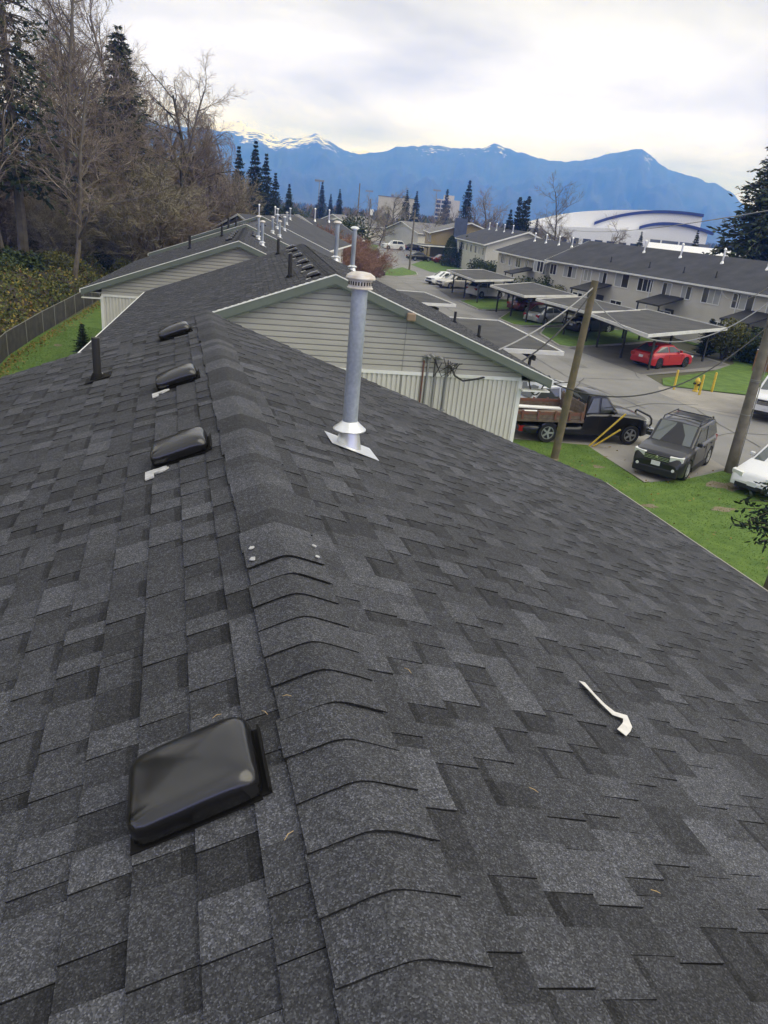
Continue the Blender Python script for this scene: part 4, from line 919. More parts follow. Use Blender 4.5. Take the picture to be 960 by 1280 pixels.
b = MB(); b.tube([(-.62, 2.84, .55), (-.62, 3.0, .8), (-.62, 2.96, 1.0), (-.5, 2.94, 1.08), (.5, 2.94, 1.08), (.62, 2.96, 1.0), (.62, 3.0, .8), (.62, 2.84, .55)], .04, 10); b.build('bull_bar', M_TRIM, tr, 50)
b = MB(); b.box(-.95, .95, 2.74, 2.96, .48, .70); bevel(b.build('bumper', M_CHROME, tr), .04, 2)
# loose boards carried on the bed
for k, (x, y, l, a, c) in enumerate(((.2, -1.4, 2.0, .05, 0), (-.3, -1.6, 1.9, -.08, 0), (.55, -1.2, 1.5, .12, 1))):
    b = MB(); b.box(-.16, .16, -l / 2, l / 2, 0, .05); q = b.build('loose_board', M_WHITE if c == 0 else M_WOODB)
    q.matrix_world = Matrix.Translation((15.6, 25.3, .015)) @ Matrix.Rotation(-math.radians(hd(.99, -.06)), 4, 'Z') @ Matrix.Translation((x, y, 1.0 + .055 * k)) @ Matrix.Rotation(a, 4, 'Z')
    tag(q, ('pale board lying crossways at the front of the truck bed', 'pale board in the middle of the truck bed', 'short brown board on top of the load in the truck bed')[k] if k else 'pale long board lying on the truck bed beside the headboard', 'board', 'boards carried on the truck bed')
# ------------------------------------------------------------------ vegetation
def ramp_mat(name, stops, rough=.7, trans=0.0):
    m_ = mat(name, stops[0][1], rough, spec=.25); nt = m_.node_tree; b = nt.nodes['Principled BSDF']
    at = nt.nodes.new('ShaderNodeAttribute'); at.attribute_name = 'tone'; cr = nt.nodes.new('ShaderNodeValToRGB'); nt.links.new(at.outputs['Fac'], cr.inputs[0])
    el = cr.color_ramp.elements; el[0].position = stops[0][0]; el[0].color = (*stops[0][1], 1); el[1].position = stops[-1][0]; el[1].color = (*stops[-1][1], 1)
    for p, c in stops[1:-1]: e_ = el.new(p); e_.color = (*c, 1)
    nt.links.new(cr.outputs[0], b.inputs['Base Color'])
    return m_
M_BARK = mat('bark', (0.075, 0.062, 0.05), .9, color2=(0.12, 0.105, 0.085), vscale=2.5, detail=6)
M_TWIG = ramp_mat('twigs_brown', [(0, (0.11, 0.085, 0.065)), (.5, (0.18, 0.145, 0.115)), (1, (0.28, 0.235, 0.19))])
M_TWIGR = ramp_mat('twigs_red', [(0, (0.15, 0.08, 0.055)), (.5, (0.24, 0.135, 0.095)), (1, (0.32, 0.20, 0.15))])
M_TWIG2 = ramp_mat('twigs_olive', [(0, (0.13, 0.115, 0.065)), (.5, (0.21, 0.185, 0.12)), (1, (0.32, 0.28, 0.20))])
M_TWIG3 = ramp_mat('twigs_grey', [(0, (0.12, 0.092, 0.066)), (.5, (0.20, 0.158, 0.115)), (1, (0.31, 0.255, 0.19))])
M_MOSS = mat('mossy_bark', (0.055, 0.055, 0.03), .95, color2=(0.10, 0.085, 0.065), vscale=1.5)
M_FIR = ramp_mat('fir_needles', [(0, (0.018, 0.029, 0.014)), (.5, (0.038, 0.056, 0.026)), (1, (0.075, 0.095, 0.045))])
M_FIRD = ramp_mat('spruce_needles', [(0, (0.008, 0.017, 0.011)), (.5, (0.016, 0.031, 0.019)), (1, (0.032, 0.05, 0.028))])
M_LEAF = ramp_mat('evergreen_leaves', [(0, (0.014, 0.024, 0.008)), (.5, (0.034, 0.052, 0.016)), (1, (0.075, 0.10, 0.032))])
M_BRAM = ramp_mat('bramble_leaves', [(0, (0.035, 0.045, 0.017)), (.35, (0.075, 0.095, 0.028)), (.6, (0.15, 0.145, 0.04)), (.8, (0.27, 0.20, 0.045)), (1, (0.17, 0.085, 0.05))])
M_YEL = ramp_mat('olive_leaves', [(0, (0.06, 0.06, 0.015)), (.5, (0.10, 0.105, 0.03)), (1, (0.19, 0.17, 0.05))])
M_BLADE = ramp_mat('grass_blades', [(0, (0.055, 0.115, 0.016)), (.5, (0.095, 0.175, 0.028)), (1, (0.17, 0.235, 0.055))])

def rv(r):
    while True:
        v = Vector((r.uniform(-1, 1), r.uniform(-1, 1), r.uniform(-1, 1)))
        if .01 < v.length < 1: return v.normalized()
def grow(r, p, d, L, rad, lvl, spec, trunk, crown):
    """one branch and its children. spec[lvl] = (segments, wobble, lift, children, child length ratio, angle, start)"""
    seg, wob, lift, nch, rat, ang, st = spec[lvl]
    pts = [p.copy()]; dirs = [d.copy()]; q = p.copy(); dd = d.copy()
    for i in range(seg):
        dd = (dd + rv(r) * wob + Vector((0, 0, lift))).normalized(); q = q + dd * (L / seg); pts.append(q.copy()); dirs.append(dd.copy())
    end = rad * (.35 if lvl < 2 else .5); rads = [rad + (end - rad) * i / seg for i in range(seg + 1)]
    tgt = trunk if lvl < 2 else crown
    tgt.tone = r.random(); tgt.tube(pts, rads, (7, 5, 3, 3, 3)[lvl], cap=False)
    if lvl + 1 >= len(spec): return
    for k in range(nch):
        t = st + (1 - st) * (k + r.random()) / nch; i = min(int(t * seg), seg - 1); f = t * seg - i
        pos = pts[i].lerp(pts[i + 1], f); bd = dirs[i + 1]
        ax = bd.cross(rv(r)); ax = ax.normalized() if ax.length > .01 else Vector((1, 0, 0))
        nd = (Matrix.Rotation(ang * r.uniform(.7, 1.3), 3, ax) @ bd).normalized()
        grow(r, pos, nd, L * rat * r.uniform(.65, 1.25) * (1 - .45 * t if lvl == 0 else 1), max(.011, rads[i] * (.55 if lvl == 0 else .6)), lvl + 1, spec, trunk, crown)
def bare_proto(seed, H, spec, r0, mt, mc, nstem=1):
    r = random.Random(seed); tk, cr_ = MB(), MB()
    for k in range(nstem):
        d = Vector((r.uniform(-.12, .12) * nstem, r.uniform(-.12, .12) * nstem, 1)).normalized(); grow(r, Vector((r.uniform(-.2, .2) * (nstem - 1), r.uniform(-.2, .2) * (nstem - 1), -.1)), d, H * r.uniform(.8, 1), r0, 0, spec, tk, cr_)
    return tk.mesh('trunk', mt), cr_.mesh('crown', mc)
SP_TALL = [(9, .10, .05, 16, .36, .75, .22), (6, .20, .05, 7, .42, .7, .2), (4, .25, .03, 6, .5, .6, .15), (3, .3, .02, 5, .5, .6, .15), (2, .3, .0, 0, 0, 0, 0)]
SP_WIDE = [(7, .16, .04, 14, .50, .95, .18), (6, .26, .06, 7, .44, .7, .2), (4, .28, .04, 6, .5, .6, .15), (3, .3, .02, 5, .5, .6, .15), (2, .3, .0, 0, 0, 0, 0)]
SP_WILL = [(7, .12, .04, 14, .42, .85, .3), (6, .22, .02, 8, .5, .8, .2), (6, .18, -.28, 9, .6, .6, .1), (5, .12, -.38, 3, .6, .4, .1), (3, .1, -.4, 0, 0, 0, 0)]
SP_BUSH = [(5, .18, .04, 9, .6, .7, .1), (4, .25, .05, 7, .55, .6, .15), (3, .3, .03, 6, .55, .6, .15), (2, .3, .0, 4, .5, .6, .1), (2, .3, 0, 0, 0, 0, 0)]
BARE = {
    'tall': [bare_proto(s, 22, SP_TALL, .24, M_BARK, m_) for s, m_ in ((1, M_TWIG3), (2, M_TWIG))],
    'wide': [bare_proto(s, 15, SP_WIDE, .26, M_MOSS, m_) for s, m_ in ((3, M_TWIG), (4, M_TWIG3), (14, M_TWIG2))],
    'will': [bare_proto(5, 16, SP_WILL, .28, M_MOSS, M_TWIG)],
    'bush': [bare_proto(s, 5.0, SP_BUSH, .06, M_BARK, m_, 4) for s, m_ in ((6, M_TWIG), (7, M_TWIG2), (16, M_TWIG3), (17, M_TWIG3))],
    'red': [bare_proto(8, 4.2, SP_BUSH, .06, M_BARK, M_TWIGR, 4)]}
BH = {'tall': 22, 'wide': 15, 'will': 16, 'bush': 5.0, 'red': 4.2}
def quad_leaf(mb, p, ax, nrm, l, w):
    side = ax.cross(nrm)
    side = side.normalized() * (w / 2) if side.length > 1e-4 else Vector((w / 2, 0, 0))
    mb.add([tuple(p - side * .3), tuple(p + ax * (l * .45) - side), tuple(p + ax * l), tuple(p + ax * (l * .45) + side)], [(0, 1, 2, 3)])
def conifer_proto(seed, H, R, whorls, per, clus, mt, droop=.25, base=.06, gap=0.0, lw=(.5, .16), power=1.0):
    r = random.Random(seed); tk, cr_ = MB(), MB()
    tk.tube([(0, 0, -.1), (r.uniform(-.1, .1), 0, H * .5), (0, 0, H * .99)], [H * .016, H * .010, .02], 7)
    for i in range(whorls):
        t = base + (1 - base) * (i + r.random() * .6) / whorls; z = H * t * r.uniform(.985, 1.012); rad = R * (1 - t) ** power * r.uniform(.6, 1.2) + .05
        for k in range(per):
            if r.random() < gap: continue
            a = 2 * PI * (k + r.random()) / per; rr_ = rad * r.uniform(.6, 1.15); d = Vector((math.cos(a), math.sin(a), 0))
            tip = Vector((0, 0, z)) + d * rr_ + Vector((0, 0, -rr_ * droop * r.uniform(.6, 1.4)))
            s_ = Vector((0, 0, z)); tk.tone = r.random(); tk.tube([s_, s_.lerp(tip, .5) + Vector((0, 0, rr_ * .05)), tip], [H * .003 + .006, H * .002 + .004, .004], 3, cap=False)
            for c in range(clus):
                f = (c + r.random()) / clus; p = s_.lerp(tip, .12 + .88 * f) + rv(r) * (.02 + .08 * rr_)
                ax = (d * .8 + rv(r) * .75 + Vector((0, 0, -.15))).normalized(); cr_.tone = min(1, max(0, r.gauss(.35 + .3 * f, .22)))
                quad_leaf(cr_, p, ax, rv(r), lw[0] * r.uniform(.5, 1.4) * (.35 + .65 * (1 - t)), lw[1] * r.uniform(.7, 1.4) * (.4 + .6 * (1 - t)))
    return tk.mesh('trunk', M_BARK), cr_.mesh('crown', mt)
CON = {
    'spruce': [conifer_proto(s, 14, 3.5, 70, 6, 13, M_FIRD, .22, lw=(.62, .26), gap=.12) for s in (21, 22)],
    'fir': [conifer_proto(s, 20, 4.6, 80, 6, 14, M_FIR, .3, .12, .1, (.8, .3), .8) for s in (23,)],
    'sparse': [conifer_proto(s, 26, 5.0, 60, 5, 14, M_FIR, .3, .25, .25, (.85, .32), .6) for s in (24,)],
    'cypress': [conifer_proto(s, 10, 1.35, 60, 6, 8, M_FIRD, -.5, .03, 0, (.45, .2), .7) for s in (25,)],
    'cedar': [conifer_proto(s, 17, 4.6, 90, 7, 18, M_FIR, .45, .02, .08, (.7, .26), .7) for s in (26,)]}
CH = {'spruce': 14, 'fir': 20, 'sparse': 26, 'cypress': 10, 'cedar': 17}
def leafball(seed, rx, ry, rz, n, mt, lw=(.22, .13), lobes=7, stem=True, cone=0.0):
    r = random.Random(seed); tk, cr_ = MB(), MB()
    L_ = [(Vector((r.uniform(-.55, .55) * rx, r.uniform(-.55, .55) * ry, rz * (.55 + r.uniform(-.3, .55)))), r.uniform(.38, .62)) for _ in range(lobes)]
    for (c, s_) in L_:
        tk.tone = r.random(); tk.tube([(r.uniform(-.15, .15), r.uniform(-.15, .15), -.05), tuple(c * .5 + Vector((0, 0, .1))), tuple(c)], [.06, .04, .015], 5, cap=False)
    for k in range(n):
        c, s_ = L_[k % lobes]; d = rv(r); f = r.random() ** .35
        if cone: 
            zt = r.random(); a = r.uniform(0, 2 * PI); q = (1 - zt) ** cone * r.uniform(.75, 1.05) if zt > .15 else r.uniform(.8, 1.0) * (.75 + zt * 1.6)
            p = Vector((rx * q * math.cos(a), ry * q * math.sin(a), rz * 1.6 * zt)); d = Vector((math.cos(a), math.sin(a), .4)).normalized()
        else: p = c + Vector((d.x * rx * s_ * f, d.y * ry * s_ * f, d.z * rz * s_ * f))
        if p.z < .02: p.z = r.uniform(.02, .2)
        cr_.tone = min(1, max(0, r.gauss(.42, .22) + .12 * d.z)); ax = (d * .5 + rv(r) * .9).normalized()
        quad_leaf(cr_, p, ax, (d + rv(r) * .6), lw[0] * r.uniform(.6, 1.3), lw[1] * r.uniform(.7, 1.3))
    return tk.mesh('trunk', M_BARK), cr_.mesh('crown', mt)
BALL = {'round': [leafball(31, 2.2, 2.2, 1.8, 5200, M_LEAF), leafball(32, 2.4, 2.0, 1.7, 5200, M_LEAF)],
        'olive': [leafball(33, 2.0, 2.0, 2.0, 4200, M_YEL)],
        'cone': [leafball(34, 1.5, 1.5, 2.6, 5200, M_LEAF, (.16, .1), cone=.55)],
        'dome': [leafball(35, 3.0, 3.0, 4.0, 7000, M_FIR, (.35, .16), 11)]}
def plant(kind, label, cat, x, y, h, group=None, rot=None, z=0.0, var=None, wide=1.0, name=None):
    tab, H0 = (BARE, BH) if kind in BARE else (CON, CH) if kind in CON else (BALL, {'round': 3.2, 'olive': 3.6, 'cone': 4.2, 'dome': 7.2})
    L_ = tab[kind]; tk, cr_ = L_[var if var is not None else RND.randrange(len(L_))]
    nm = name or ('bare_tree' if kind in ('tall', 'wide', 'will') else 'bare_shrub' if kind in ('bush', 'red') else 'conifer_tree' if kind in CON else 'evergreen_shrub')
    o = thing(nm, label, cat, (x, y, z), RND.uniform(0, 6.28) if rot is None else rot, group)
    s_ = h / H0[kind]; o.scale = (s_ * wide, s_ * wide, s_)
    link('trunk', tk, o); link('crown', cr_, o)
    return o
rb0 = random.Random(52)
# ---- the wood on the left, listed from the fence outwards
GW = 'bare trees of the wood on the left'
plant('tall', 'dark mossy bare tree standing just behind the fence', 'tree', -6.9, 60, 15.5, GW, .4, var=1, wide=1.25)
LW = [('tall', -12.5, 56, 27, 'tallest bare tree rising out of the picture at the far left'), ('tall', -11.5, 62, 19, 'bare spreading tree behind the bramble bank, left of the mossy one'), ('tall', -8.6, 70, 25, 'bare tree behind the mossy tree, reaching the top of the picture'),
      ('tall', -14.6, 70, 28, 'bare tree at the left edge, deeper in the wood'), ('tall', -9.4, 78, 18, 'spreading bare tree in the middle of the wood'), ('tall', -5.6, 76, 21, 'bare tree with a long limb over the brown thicket'),
      ('tall', -5.0, 84, 17, 'broad bare tree below the green fir'), ('tall', -2.6, 88, 24.5, 'slender bare tree right of the green fir'), ('tall', -.2, 92, 19, 'thin bare tree between the slender one and the drooping one'),
      ('will', 3.2, 94, 18.5, 'drooping willow like tree at the right end of the wood'), ('wide', 1.4, 86, 14.5, 'dark crooked bare tree beside the drooping one'), ('tall', -13.5, 84, 21, 'bare tree deep in the wood at the left'),
      ('tall', -10.8, 94, 27, 'tall bare tree far back in the wood'), ('tall', -16.0, 60, 24, 'bare tree on the left border above the bramble bank'), ('wide', -3.0, 76, 13, 'low bare tree leaning towards the roofs'),
      ('will', -7.5, 90, 19, 'bare tree with hanging twigs behind the thicket'), ('wide', -1.6, 102, 15, 'bare tree behind the gap right of the fir')]
for i, (k, x, y, h, lab) in enumerate(LW): plant(k, lab, 'tree', x, y, h, GW)
for (k, x, y, h, lab) in (('wide', -6.8, 104, 20, 'bare tree behind the green fir'), ('wide', -3.6, 96, 18, 'dense bare tree right below the fir tip'), ('wide', .6, 100, 17, 'dense bare tree behind the dark crooked one'), ('will', 2.2, 104, 18, 'drooping bare tree behind the willow like one'), ('wide', -9.6, 100, 22, 'dense bare tree at the back left of the fir'), ('wide', 4.6, 100, 13, 'last low bare tree at the right end of the wood'), ('tall', -4.0, 108, 24, 'tall bare tree at the back right of the fir')): plant(k, lab, 'tree', x, y, h, GW)
for i in range(13):
    y = rb0.uniform(84, 112); x = rb0.uniform(-.13, .052) * y
    plant('bush', 'brown leafless thicket shrub under the bare trees of the wood', 'shrub', x, y, rb0.uniform(7, 11), 'leafless thicket of the wood', wide=1.1)
plant('fir', 'green fir standing among the bare trees', 'tree', -4.3, 86, 21.5, 'firs in the wood', var=0, wide=1.45)
plant('sparse', 'thin dark fir at the upper left of the wood', 'tree', -11.0, 66, 27, 'firs in the wood'); pass
plant('sparse', 'thin dark fir at the left border', 'tree', -15.2, 76, 27, 'firs in the wood')
for (k, x, y, h, lab) in (('sparse', -15.5, 25, 27, 'thin fir beyond the left edge of the picture'), ('tall', -19, 31, 26, 'bare tree beyond the left edge of the picture'), ('wide', -16, 18, 19, 'spreading bare tree beyond the left edge'), ('tall', -22, 22, 27, 'tall bare tree well beyond the left edge'), ('fir', -20, 12, 24, 'fir well beyond the left edge'), ('tall', -16.5, 8, 24, 'bare tree left of the foreground roof'), ('wide', -19, 40, 20, 'bare tree on the bank beyond the left edge')): plant(k, lab, 'tree', x, y, h, GW)
rb = random.Random(77)
for i in range(26):
    y = rb.uniform(68, 98); a = rb.uniform(-.21, .015); x = a * y
    plant('bush', 'brown leafless thicket shrub under the bare trees of the wood', 'shrub', x, y, rb.uniform(5, 8.5), 'leafless thicket of the wood', wide=1.25)
for (x, y, h) in ((-11, 58, 3.0), (-8.4, 66, 2.6), (-5.0, 72, 2.6), (-3.4, 78, 3.0), (-.8, 84, 3.2)):
    plant('round', {-11: 'dark evergreen bush at the foot of the wood above the brambles', -8.4: 'dark evergreen bush behind the mossy tree', -5.0: 'dark evergreen bush left of the low leaning tree', -3.4: 'dark evergreen bush under the brown thicket', -.8: 'dark evergreen bush near the roof of the third house'}[x], 'bush', x, y, h, 'evergreen bushes under the wood')
for i in range(12):
    y = rb.uniform(60, 92); plant('round' if i % 3 else 'olive', 'low dark green undergrowth bush among the brown thicket', 'bush', rb.uniform(-.2, -.03) * y, y, rb.uniform(2.2, 4.0), 'undergrowth bushes in the wood', wide=1.2)
# ---- bramble bank
r = random.Random(15); bank = MB(); leaf = MB()
def bank_h(x, y):
    d = max(0, (-7.3 + max(0, (y - 37)) * .115) - .45 - x)
    return min(1.9, d * .75) * (.75 + .25 * math.sin(x * 1.3 + y * .6) * math.sin(y * .45 + 1)) + .12 * math.sin(x * 3 + y * 2)
nx, ny = 24, 60; vs_ = []
for j in range(ny + 1):
    y = 24 + j * 52 / ny; xf = -7.35 + max(0, (y - 37)) * .115 - .35
    for i in range(nx + 1):
        x = xf - i * 22 / nx; vs_.append((x, y, max(-.02, bank_h(x, y) - .15)))
bank.add(vs_, [(j * (nx + 1) + i, (j + 1) * (nx + 1) + i, (j + 1) * (nx + 1) + i + 1, j * (nx + 1) + i + 1) for j in range(ny) for i in range(nx)])
tag(bank.build('embankment', mat('leaf_litter', (0.035, 0.03, 0.018), .95, color2=(0.06, 0.045, 0.028), vscale=2), smooth=60), kind='structure')
for k in range(36000):
    y = 24 + 50 * r.random() ** 1.1; x = -7.35 + max(0, (y - 37)) * .115 - .3 - 15 * r.random() ** 1.7
    n2 = math.sin(x * .9 + 2 * math.sin(y * .35)) * math.sin(y * .7 + x * .4)
    p = Vector((x, y, bank_h(x, y) + r.uniform(-.15, .28))); d = (rv(r) + Vector((.3, -.3, .7))).normalized(); leaf.tone = min(1, max(0, r.gauss(.40 + .18 * n2, .24)))
    quad_leaf(leaf, p, rv(r), d, r.uniform(.12, .26), r.uniform(.09, .17))
tag(leaf.build('bramble', M_BRAM), 'green and yellow bramble leaves covering the bank behind the fence', 'bramble', kind='stuff')
# fallen leaves along the fence
lf = MB()
for k in range(1500):
    y = 30 + 26 * r.random(); x = -7.2 + max(0, (y - 37)) * .115 + .12 + abs(r.gauss(0, .35)); lf.tone = r.uniform(.6, 1); quad_leaf(lf, Vector((x, y, .03 + .03 * r.random())), rv(r), Vector((0, 0, 1)) + rv(r) * .5, .11, .08)
tag(lf.build('fallen_leaves', M_BRAM), 'brown fallen leaves along the foot of the fence', 'leaves', kind='stuff')
lf = MB()
for k in range(420):
    x, y = r.uniform(7, 20), r.uniform(7, 24); lf.tone = r.uniform(.55, 1); quad_leaf(lf, Vector((x, y, .05 + .02 * r.random())), rv(r), Vector((0, 0, 1)) + rv(r) * .4, r.uniform(.06, .14), r.uniform(.05, .09))
tag(lf.build('fallen_leaves', M_BRAM), 'scattered yellow fallen leaves on the lawn by the driveway', 'leaves', kind='stuff')
# ---- grass blades on the lawns in view
gb = MB(); r = random.Random(4)
def inside(P, x, y):
    c = False; n = len(P)
    for i in range(n):
        a, b = P[i], P[(i + 1) % n]
        if (a[1] > y) != (b[1] > y) and x < (b[0] - a[0]) * (y - a[1]) / (b[1] - a[1]) + a[0]: c = not c
    return c
LAWN_R = [(6.4, 9), (10.5, 5), (20, 10), (21, 19.0), (20.2, 21.2), (17.3, 20.2), (15.45, 20.0), (15.5, 24.1), (12.2, 25.0), (9.2, 24.5), (8.8, 17)]; LAWN_L = [(-7.2, 27), (-1.5, 27), (-2.4, 33), (-2.6, 45), (-5.9, 46), (-7.2, 37.5)]
for P, n, x0, x1, y0, y1 in ((LAWN_R, 70000, 6, 21, 5, 25.2), (LAWN_L, 26000, -7.2, -1.5, 27, 46)):
    for k in range(n):
        x, y = r.uniform(x0, x1), r.uniform(y0, y1)
        if not inside(P, x, y): continue
        n2 = math.sin(x * 1.7 + math.sin(y * 1.1) * 2) * math.sin(y * 1.9 + x * .6); gb.tone = min(1, max(0, r.gauss(.5 + .2 * n2, .2)))
        a = r.uniform(0, 2 * PI); h = r.uniform(.012, .038); w = .012; dx, dy = math.cos(a) * w, math.sin(a) * w; lx, ly = r.uniform(-.05, .05), r.uniform(-.05, .05)
        b = len(gb.v); gb.v += [(x - dx, y - dy, .018), (x + dx, y + dy, .018), (x + lx, y + ly, .02 + h)]; gb.f.append((b, b + 1, b + 2)); gb.t.append(gb.tone)
tag(gb.build('grass', M_BLADE), 'short green grass of the lawns beside the houses', 'grass', kind='stuff')
# ---- trees and shrubs beyond
P_ = plant; GC = 'dark conifers beyond the roofs'
for (x, y, h, lab) in ((9.9, 118, 14.2, 'dark spruce, leftmost of the group right of the wood'), (12.4, 119, 15.2, 'tallest dark spruce of the group right of the wood'), (14.2, 121, 13.8, 'dark spruce third in the group right of the wood'), (15.9, 123, 11.4, 'lowest dark spruce at the right of the group')): P_('spruce', lab, 'tree', x, y, h, GC)
for (x, y, h, k, lab) in ((21.8, 148.4, 10.6, 'spruce', 'small dark conifer right of the spruce group'), (23.2, 168.4, 8.5, 'dome', 'rounded dark tree behind the small conifer'), (25.0, 158.0, 7.6, 'dome', 'rounded green tree left of the first light mast'), (46.4, 245.7, 14, 'spruce', 'pointed conifer beside the first light mast'), (53.1, 264.7, 11, 'spruce', 'short conifer behind the bushy dark tree'), (47.7, 225.0, 12, 'spruce', 'slim conifer behind the bushy dark tree'),
                          (22.2, 99.6, 8.3, 'dome', 'bushy dark evergreen tree beside the white gable houses'), (60.7, 201.0, 13, 'spruce', 'conifer in front of the pale office block'), (66.2, 209.8, 13.2, 'spruce', 'conifer right of the pale office block'), (68.7, 177.2, 16.0, 'spruce', 'tall ragged conifer behind the tan house'), (101.0, 282.5, 17, 'cypress', 'slim cypress in front of the tower block'), (51.6, 113.9, 9.6, 'spruce', 'shorter conifer left of the cypress row'),
                          (51.4, 110.7, 11.4, 'cypress', 'first tall cypress of the row by the white gable'), (52.5, 111.3, 11.0, 'cypress', 'second cypress of the row by the white gable'), (52.1, 109.2, 11.6, 'cypress', 'last cypress of the row by the white gable'), (88.7, 179.3, 9.2, 'cypress', 'lone small cypress before the arena'), (83.0, 124.9, 8.3, 'spruce', 'small conifer in front of the arena stripes'), (73.8, 107.0, 7.4, 'dome', 'dark hedge tree behind the long roof'),
                          (78.6, 103.5, 9.2, 'spruce', 'conifer at the right end of the arena'), (75.3, 93.5, 9.2, 'spruce', 'broad conifer beside the big cedar')):
    P_(k, lab, 'tree', x, y, h, GC, name='conifer_tree')
P_('cedar', 'huge dark cedar at the right edge behind the long roof', 'tree', 52.2, 59.6, 18.0, GC, .3, wide=1.4)
P_('cedar', 'dark cedar partly hidden behind the huge one', 'tree', 58.5, 66.5, 12.5, GC, 1.3)
for (x, y, h, k, lab) in ((55.9, 192.0, 13, 'wide', 'purple brown bare tree before the office block'), (46.9, 173.8, 9, 'wide', 'low bare tree left of the office block'), (71.4, 170.7, 14.4, 'wide', 'wide bare tree right of the tall ragged conifer'), (67.0, 164.9, 11.5, 'tall', 'thin bare tree beside the wide one'), (75.8, 174.2, 9.5, 'wide', 'low bare tree left of the short conifer'), (55.8, 104.0, 13.2, 'tall', 'bare tree rising behind the long roof'), (70.7, 115.0, 8.6, 'wide', 'reddish bare tree in front of the arena'), (59.8, 115.4, 8.2, 'wide', 'low bare tree behind the long roof'), (68.3, 122.2, 7.8, 'wide', 'small bare tree at the arena wall'),
                          (65.2, 189.1, 10, 'wide', 'bare tree behind the tan house'), (63.4, 173.8, 9.2, 'wide', 'reddish bare tree behind the blue chimney'), (54.0, 161.2, 7.5, 'wide', 'bare tree left of the tan house'), (34.5, 146.0, 7.5, 'wide', 'bare tree beyond the bushy evergreen'), (34.3, 135.7, 8, 'wide', 'bare tree above the far white SUV'), (63.2, 241.9, 9, 'wide', 'far bare tree left of the office block')):
    P_(k, lab, 'tree', x, y, h, 'bare trees beyond the road', wide=1.1)
rb = random.Random(5)
for i, (x, y, h) in enumerate(((17.6, 78, 4.6), (19.6, 82, 4.4), (16.6, 84, 5.0), (20.6, 86.5, 3.8), (15.6, 74, 4.2), (18.4, 74.5, 3.6), (22.2, 84.6, 3.0))): P_('red', 'reddish leafless shrub in the thicket behind the flue caps', 'shrub', x, y, h, 'reddish leafless shrubs', wide=1.2)
for (x, y, h, k, lab) in ((47.3, 120, 5.0, 'cone', 'clipped rounded evergreen by the tan house, right hand one'), (45.2, 121.5, 4.8, 'cone', 'clipped rounded evergreen by the tan house, left hand one'), (43.6, 104, 3.4, 'round', 'dark evergreen bush left of the white gable house'), (42.2, 100, 3.2, 'round', 'evergreen bush in front of the white gable house'), (41.4, 96.4, 2.8, 'round', 'low evergreen bush at the corner of the cream row'), (38.6, 91, 2.6, 'round', 'evergreen bush behind the farthest right carport'), (45.5, 108, 3.6, 'olive', 'olive bush beside the clipped evergreens'),
                          (36.6, 71.4, 3.4, 'round', 'large bush against the cream row between two carports'), (37.4, 68.6, 2.8, 'olive', 'olive coloured bush beside the large one'), (38.6, 44.8, 3.3, 'olive', 'yellow green shrub by the porch at the right'), (40.6, 42.6, 3.0, 'round', 'leafy shrub against the wall near the right edge'), (17.2, 69.5, 2.2, 'olive', 'round olive bush behind the far gable')):
    P_(k, lab, 'bush', x, y, h, 'garden bushes along the houses')
P_('cypress', 'dark column of evergreen beside the red car', 'bush', 37.6, 45.6, 2.7, 'garden bushes along the houses', wide=2.2, name='evergreen_shrub')
P_('cypress', 'small dark conical shrub on the left lawn', 'bush', -3.95, 36.6, 1.7, 'garden bushes along the houses', wide=2.2, name='evergreen_shrub')
# ------------------------------------------------------------------ fence, poles, wires, street things
M_FENCE = mat('fence_grey', (0.05, 0.047, 0.045), .9, color2=(0.085, 0.08, 0.074), vscale=2.5, detail=7)
M_FPOST = mat('fence_post', (0.22, 0.215, 0.20), .7)
fence = thing('fence', 'grey slatted chain link fence between the left lawn and the brambles', 'fence', (0, 0, 0))
fpts = [(-7.25, 24.0), (-7.25, 37.0), (-6.65, 43.5), (-5.5, 53.0), (-4.6, 60.0)]
def along(P, step):
    out_ = []; 
    for (a, b) in zip(P, P[1:]):
        a, b = Vector(a), Vector(b); n = max(1, int((b - a).length / step))
        for i in range(n): out_.append((a.lerp(b, i / n), a.lerp(b, (i + 1) / n)))
    return out_
for (a, b) in along(fpts, 2.3):
    m_ = MB(); m_.tube([(a.x, a.y, 0), (a.x, a.y, 1.14)], .03, 8); m_.build('post', M_FPOST, fence)
    m_ = MB(); m_.tube([(a.x, a.y, 1.1), (b.x, b.y, 1.1)], .018, 6); m_.build('rail', M_FPOST, fence)
sm = None
nS = 0
for (a, b) in along(fpts, .115):
    if a.y < 31.5: continue
    m_ = MB(); h = 1.08 + RND.uniform(-.02, .01); d = (b - a).normalized(); w = .05
    p0, p1 = a.lerp(b, .05), a.lerp(b, .95); nrm = Vector((-d.y, d.x)) * .006
    m_.hexa([(p0.x - nrm.x, p0.y - nrm.y, .03), (p1.x - nrm.x, p1.y - nrm.y, .03), (p1.x + nrm.x, p1.y + nrm.y, .03), (p0.x + nrm.x, p0.y + nrm.y, .03), (p0.x - nrm.x, p0.y - nrm.y, h), (p1.x - nrm.x, p1.y - nrm.y, h), (p1.x + nrm.x, p1.y + nrm.y, h), (p0.x + nrm.x, p0.y + nrm.y, h)])
    m_.build('slat', M_FENCE, fence); nS += 1
M_POLE = mat('pole_wood', (0.17, 0.135, 0.085), .9, color2=(0.11, 0.10, 0.06), vscale=3.5, detail=8, bump=.5, bscale=20)
M_POLEG = mat('pole_wood_grey', (0.20, 0.18, 0.15), .9, color2=(0.13, 0.115, 0.09), vscale=3.5, detail=8, bump=.5, bscale=20)
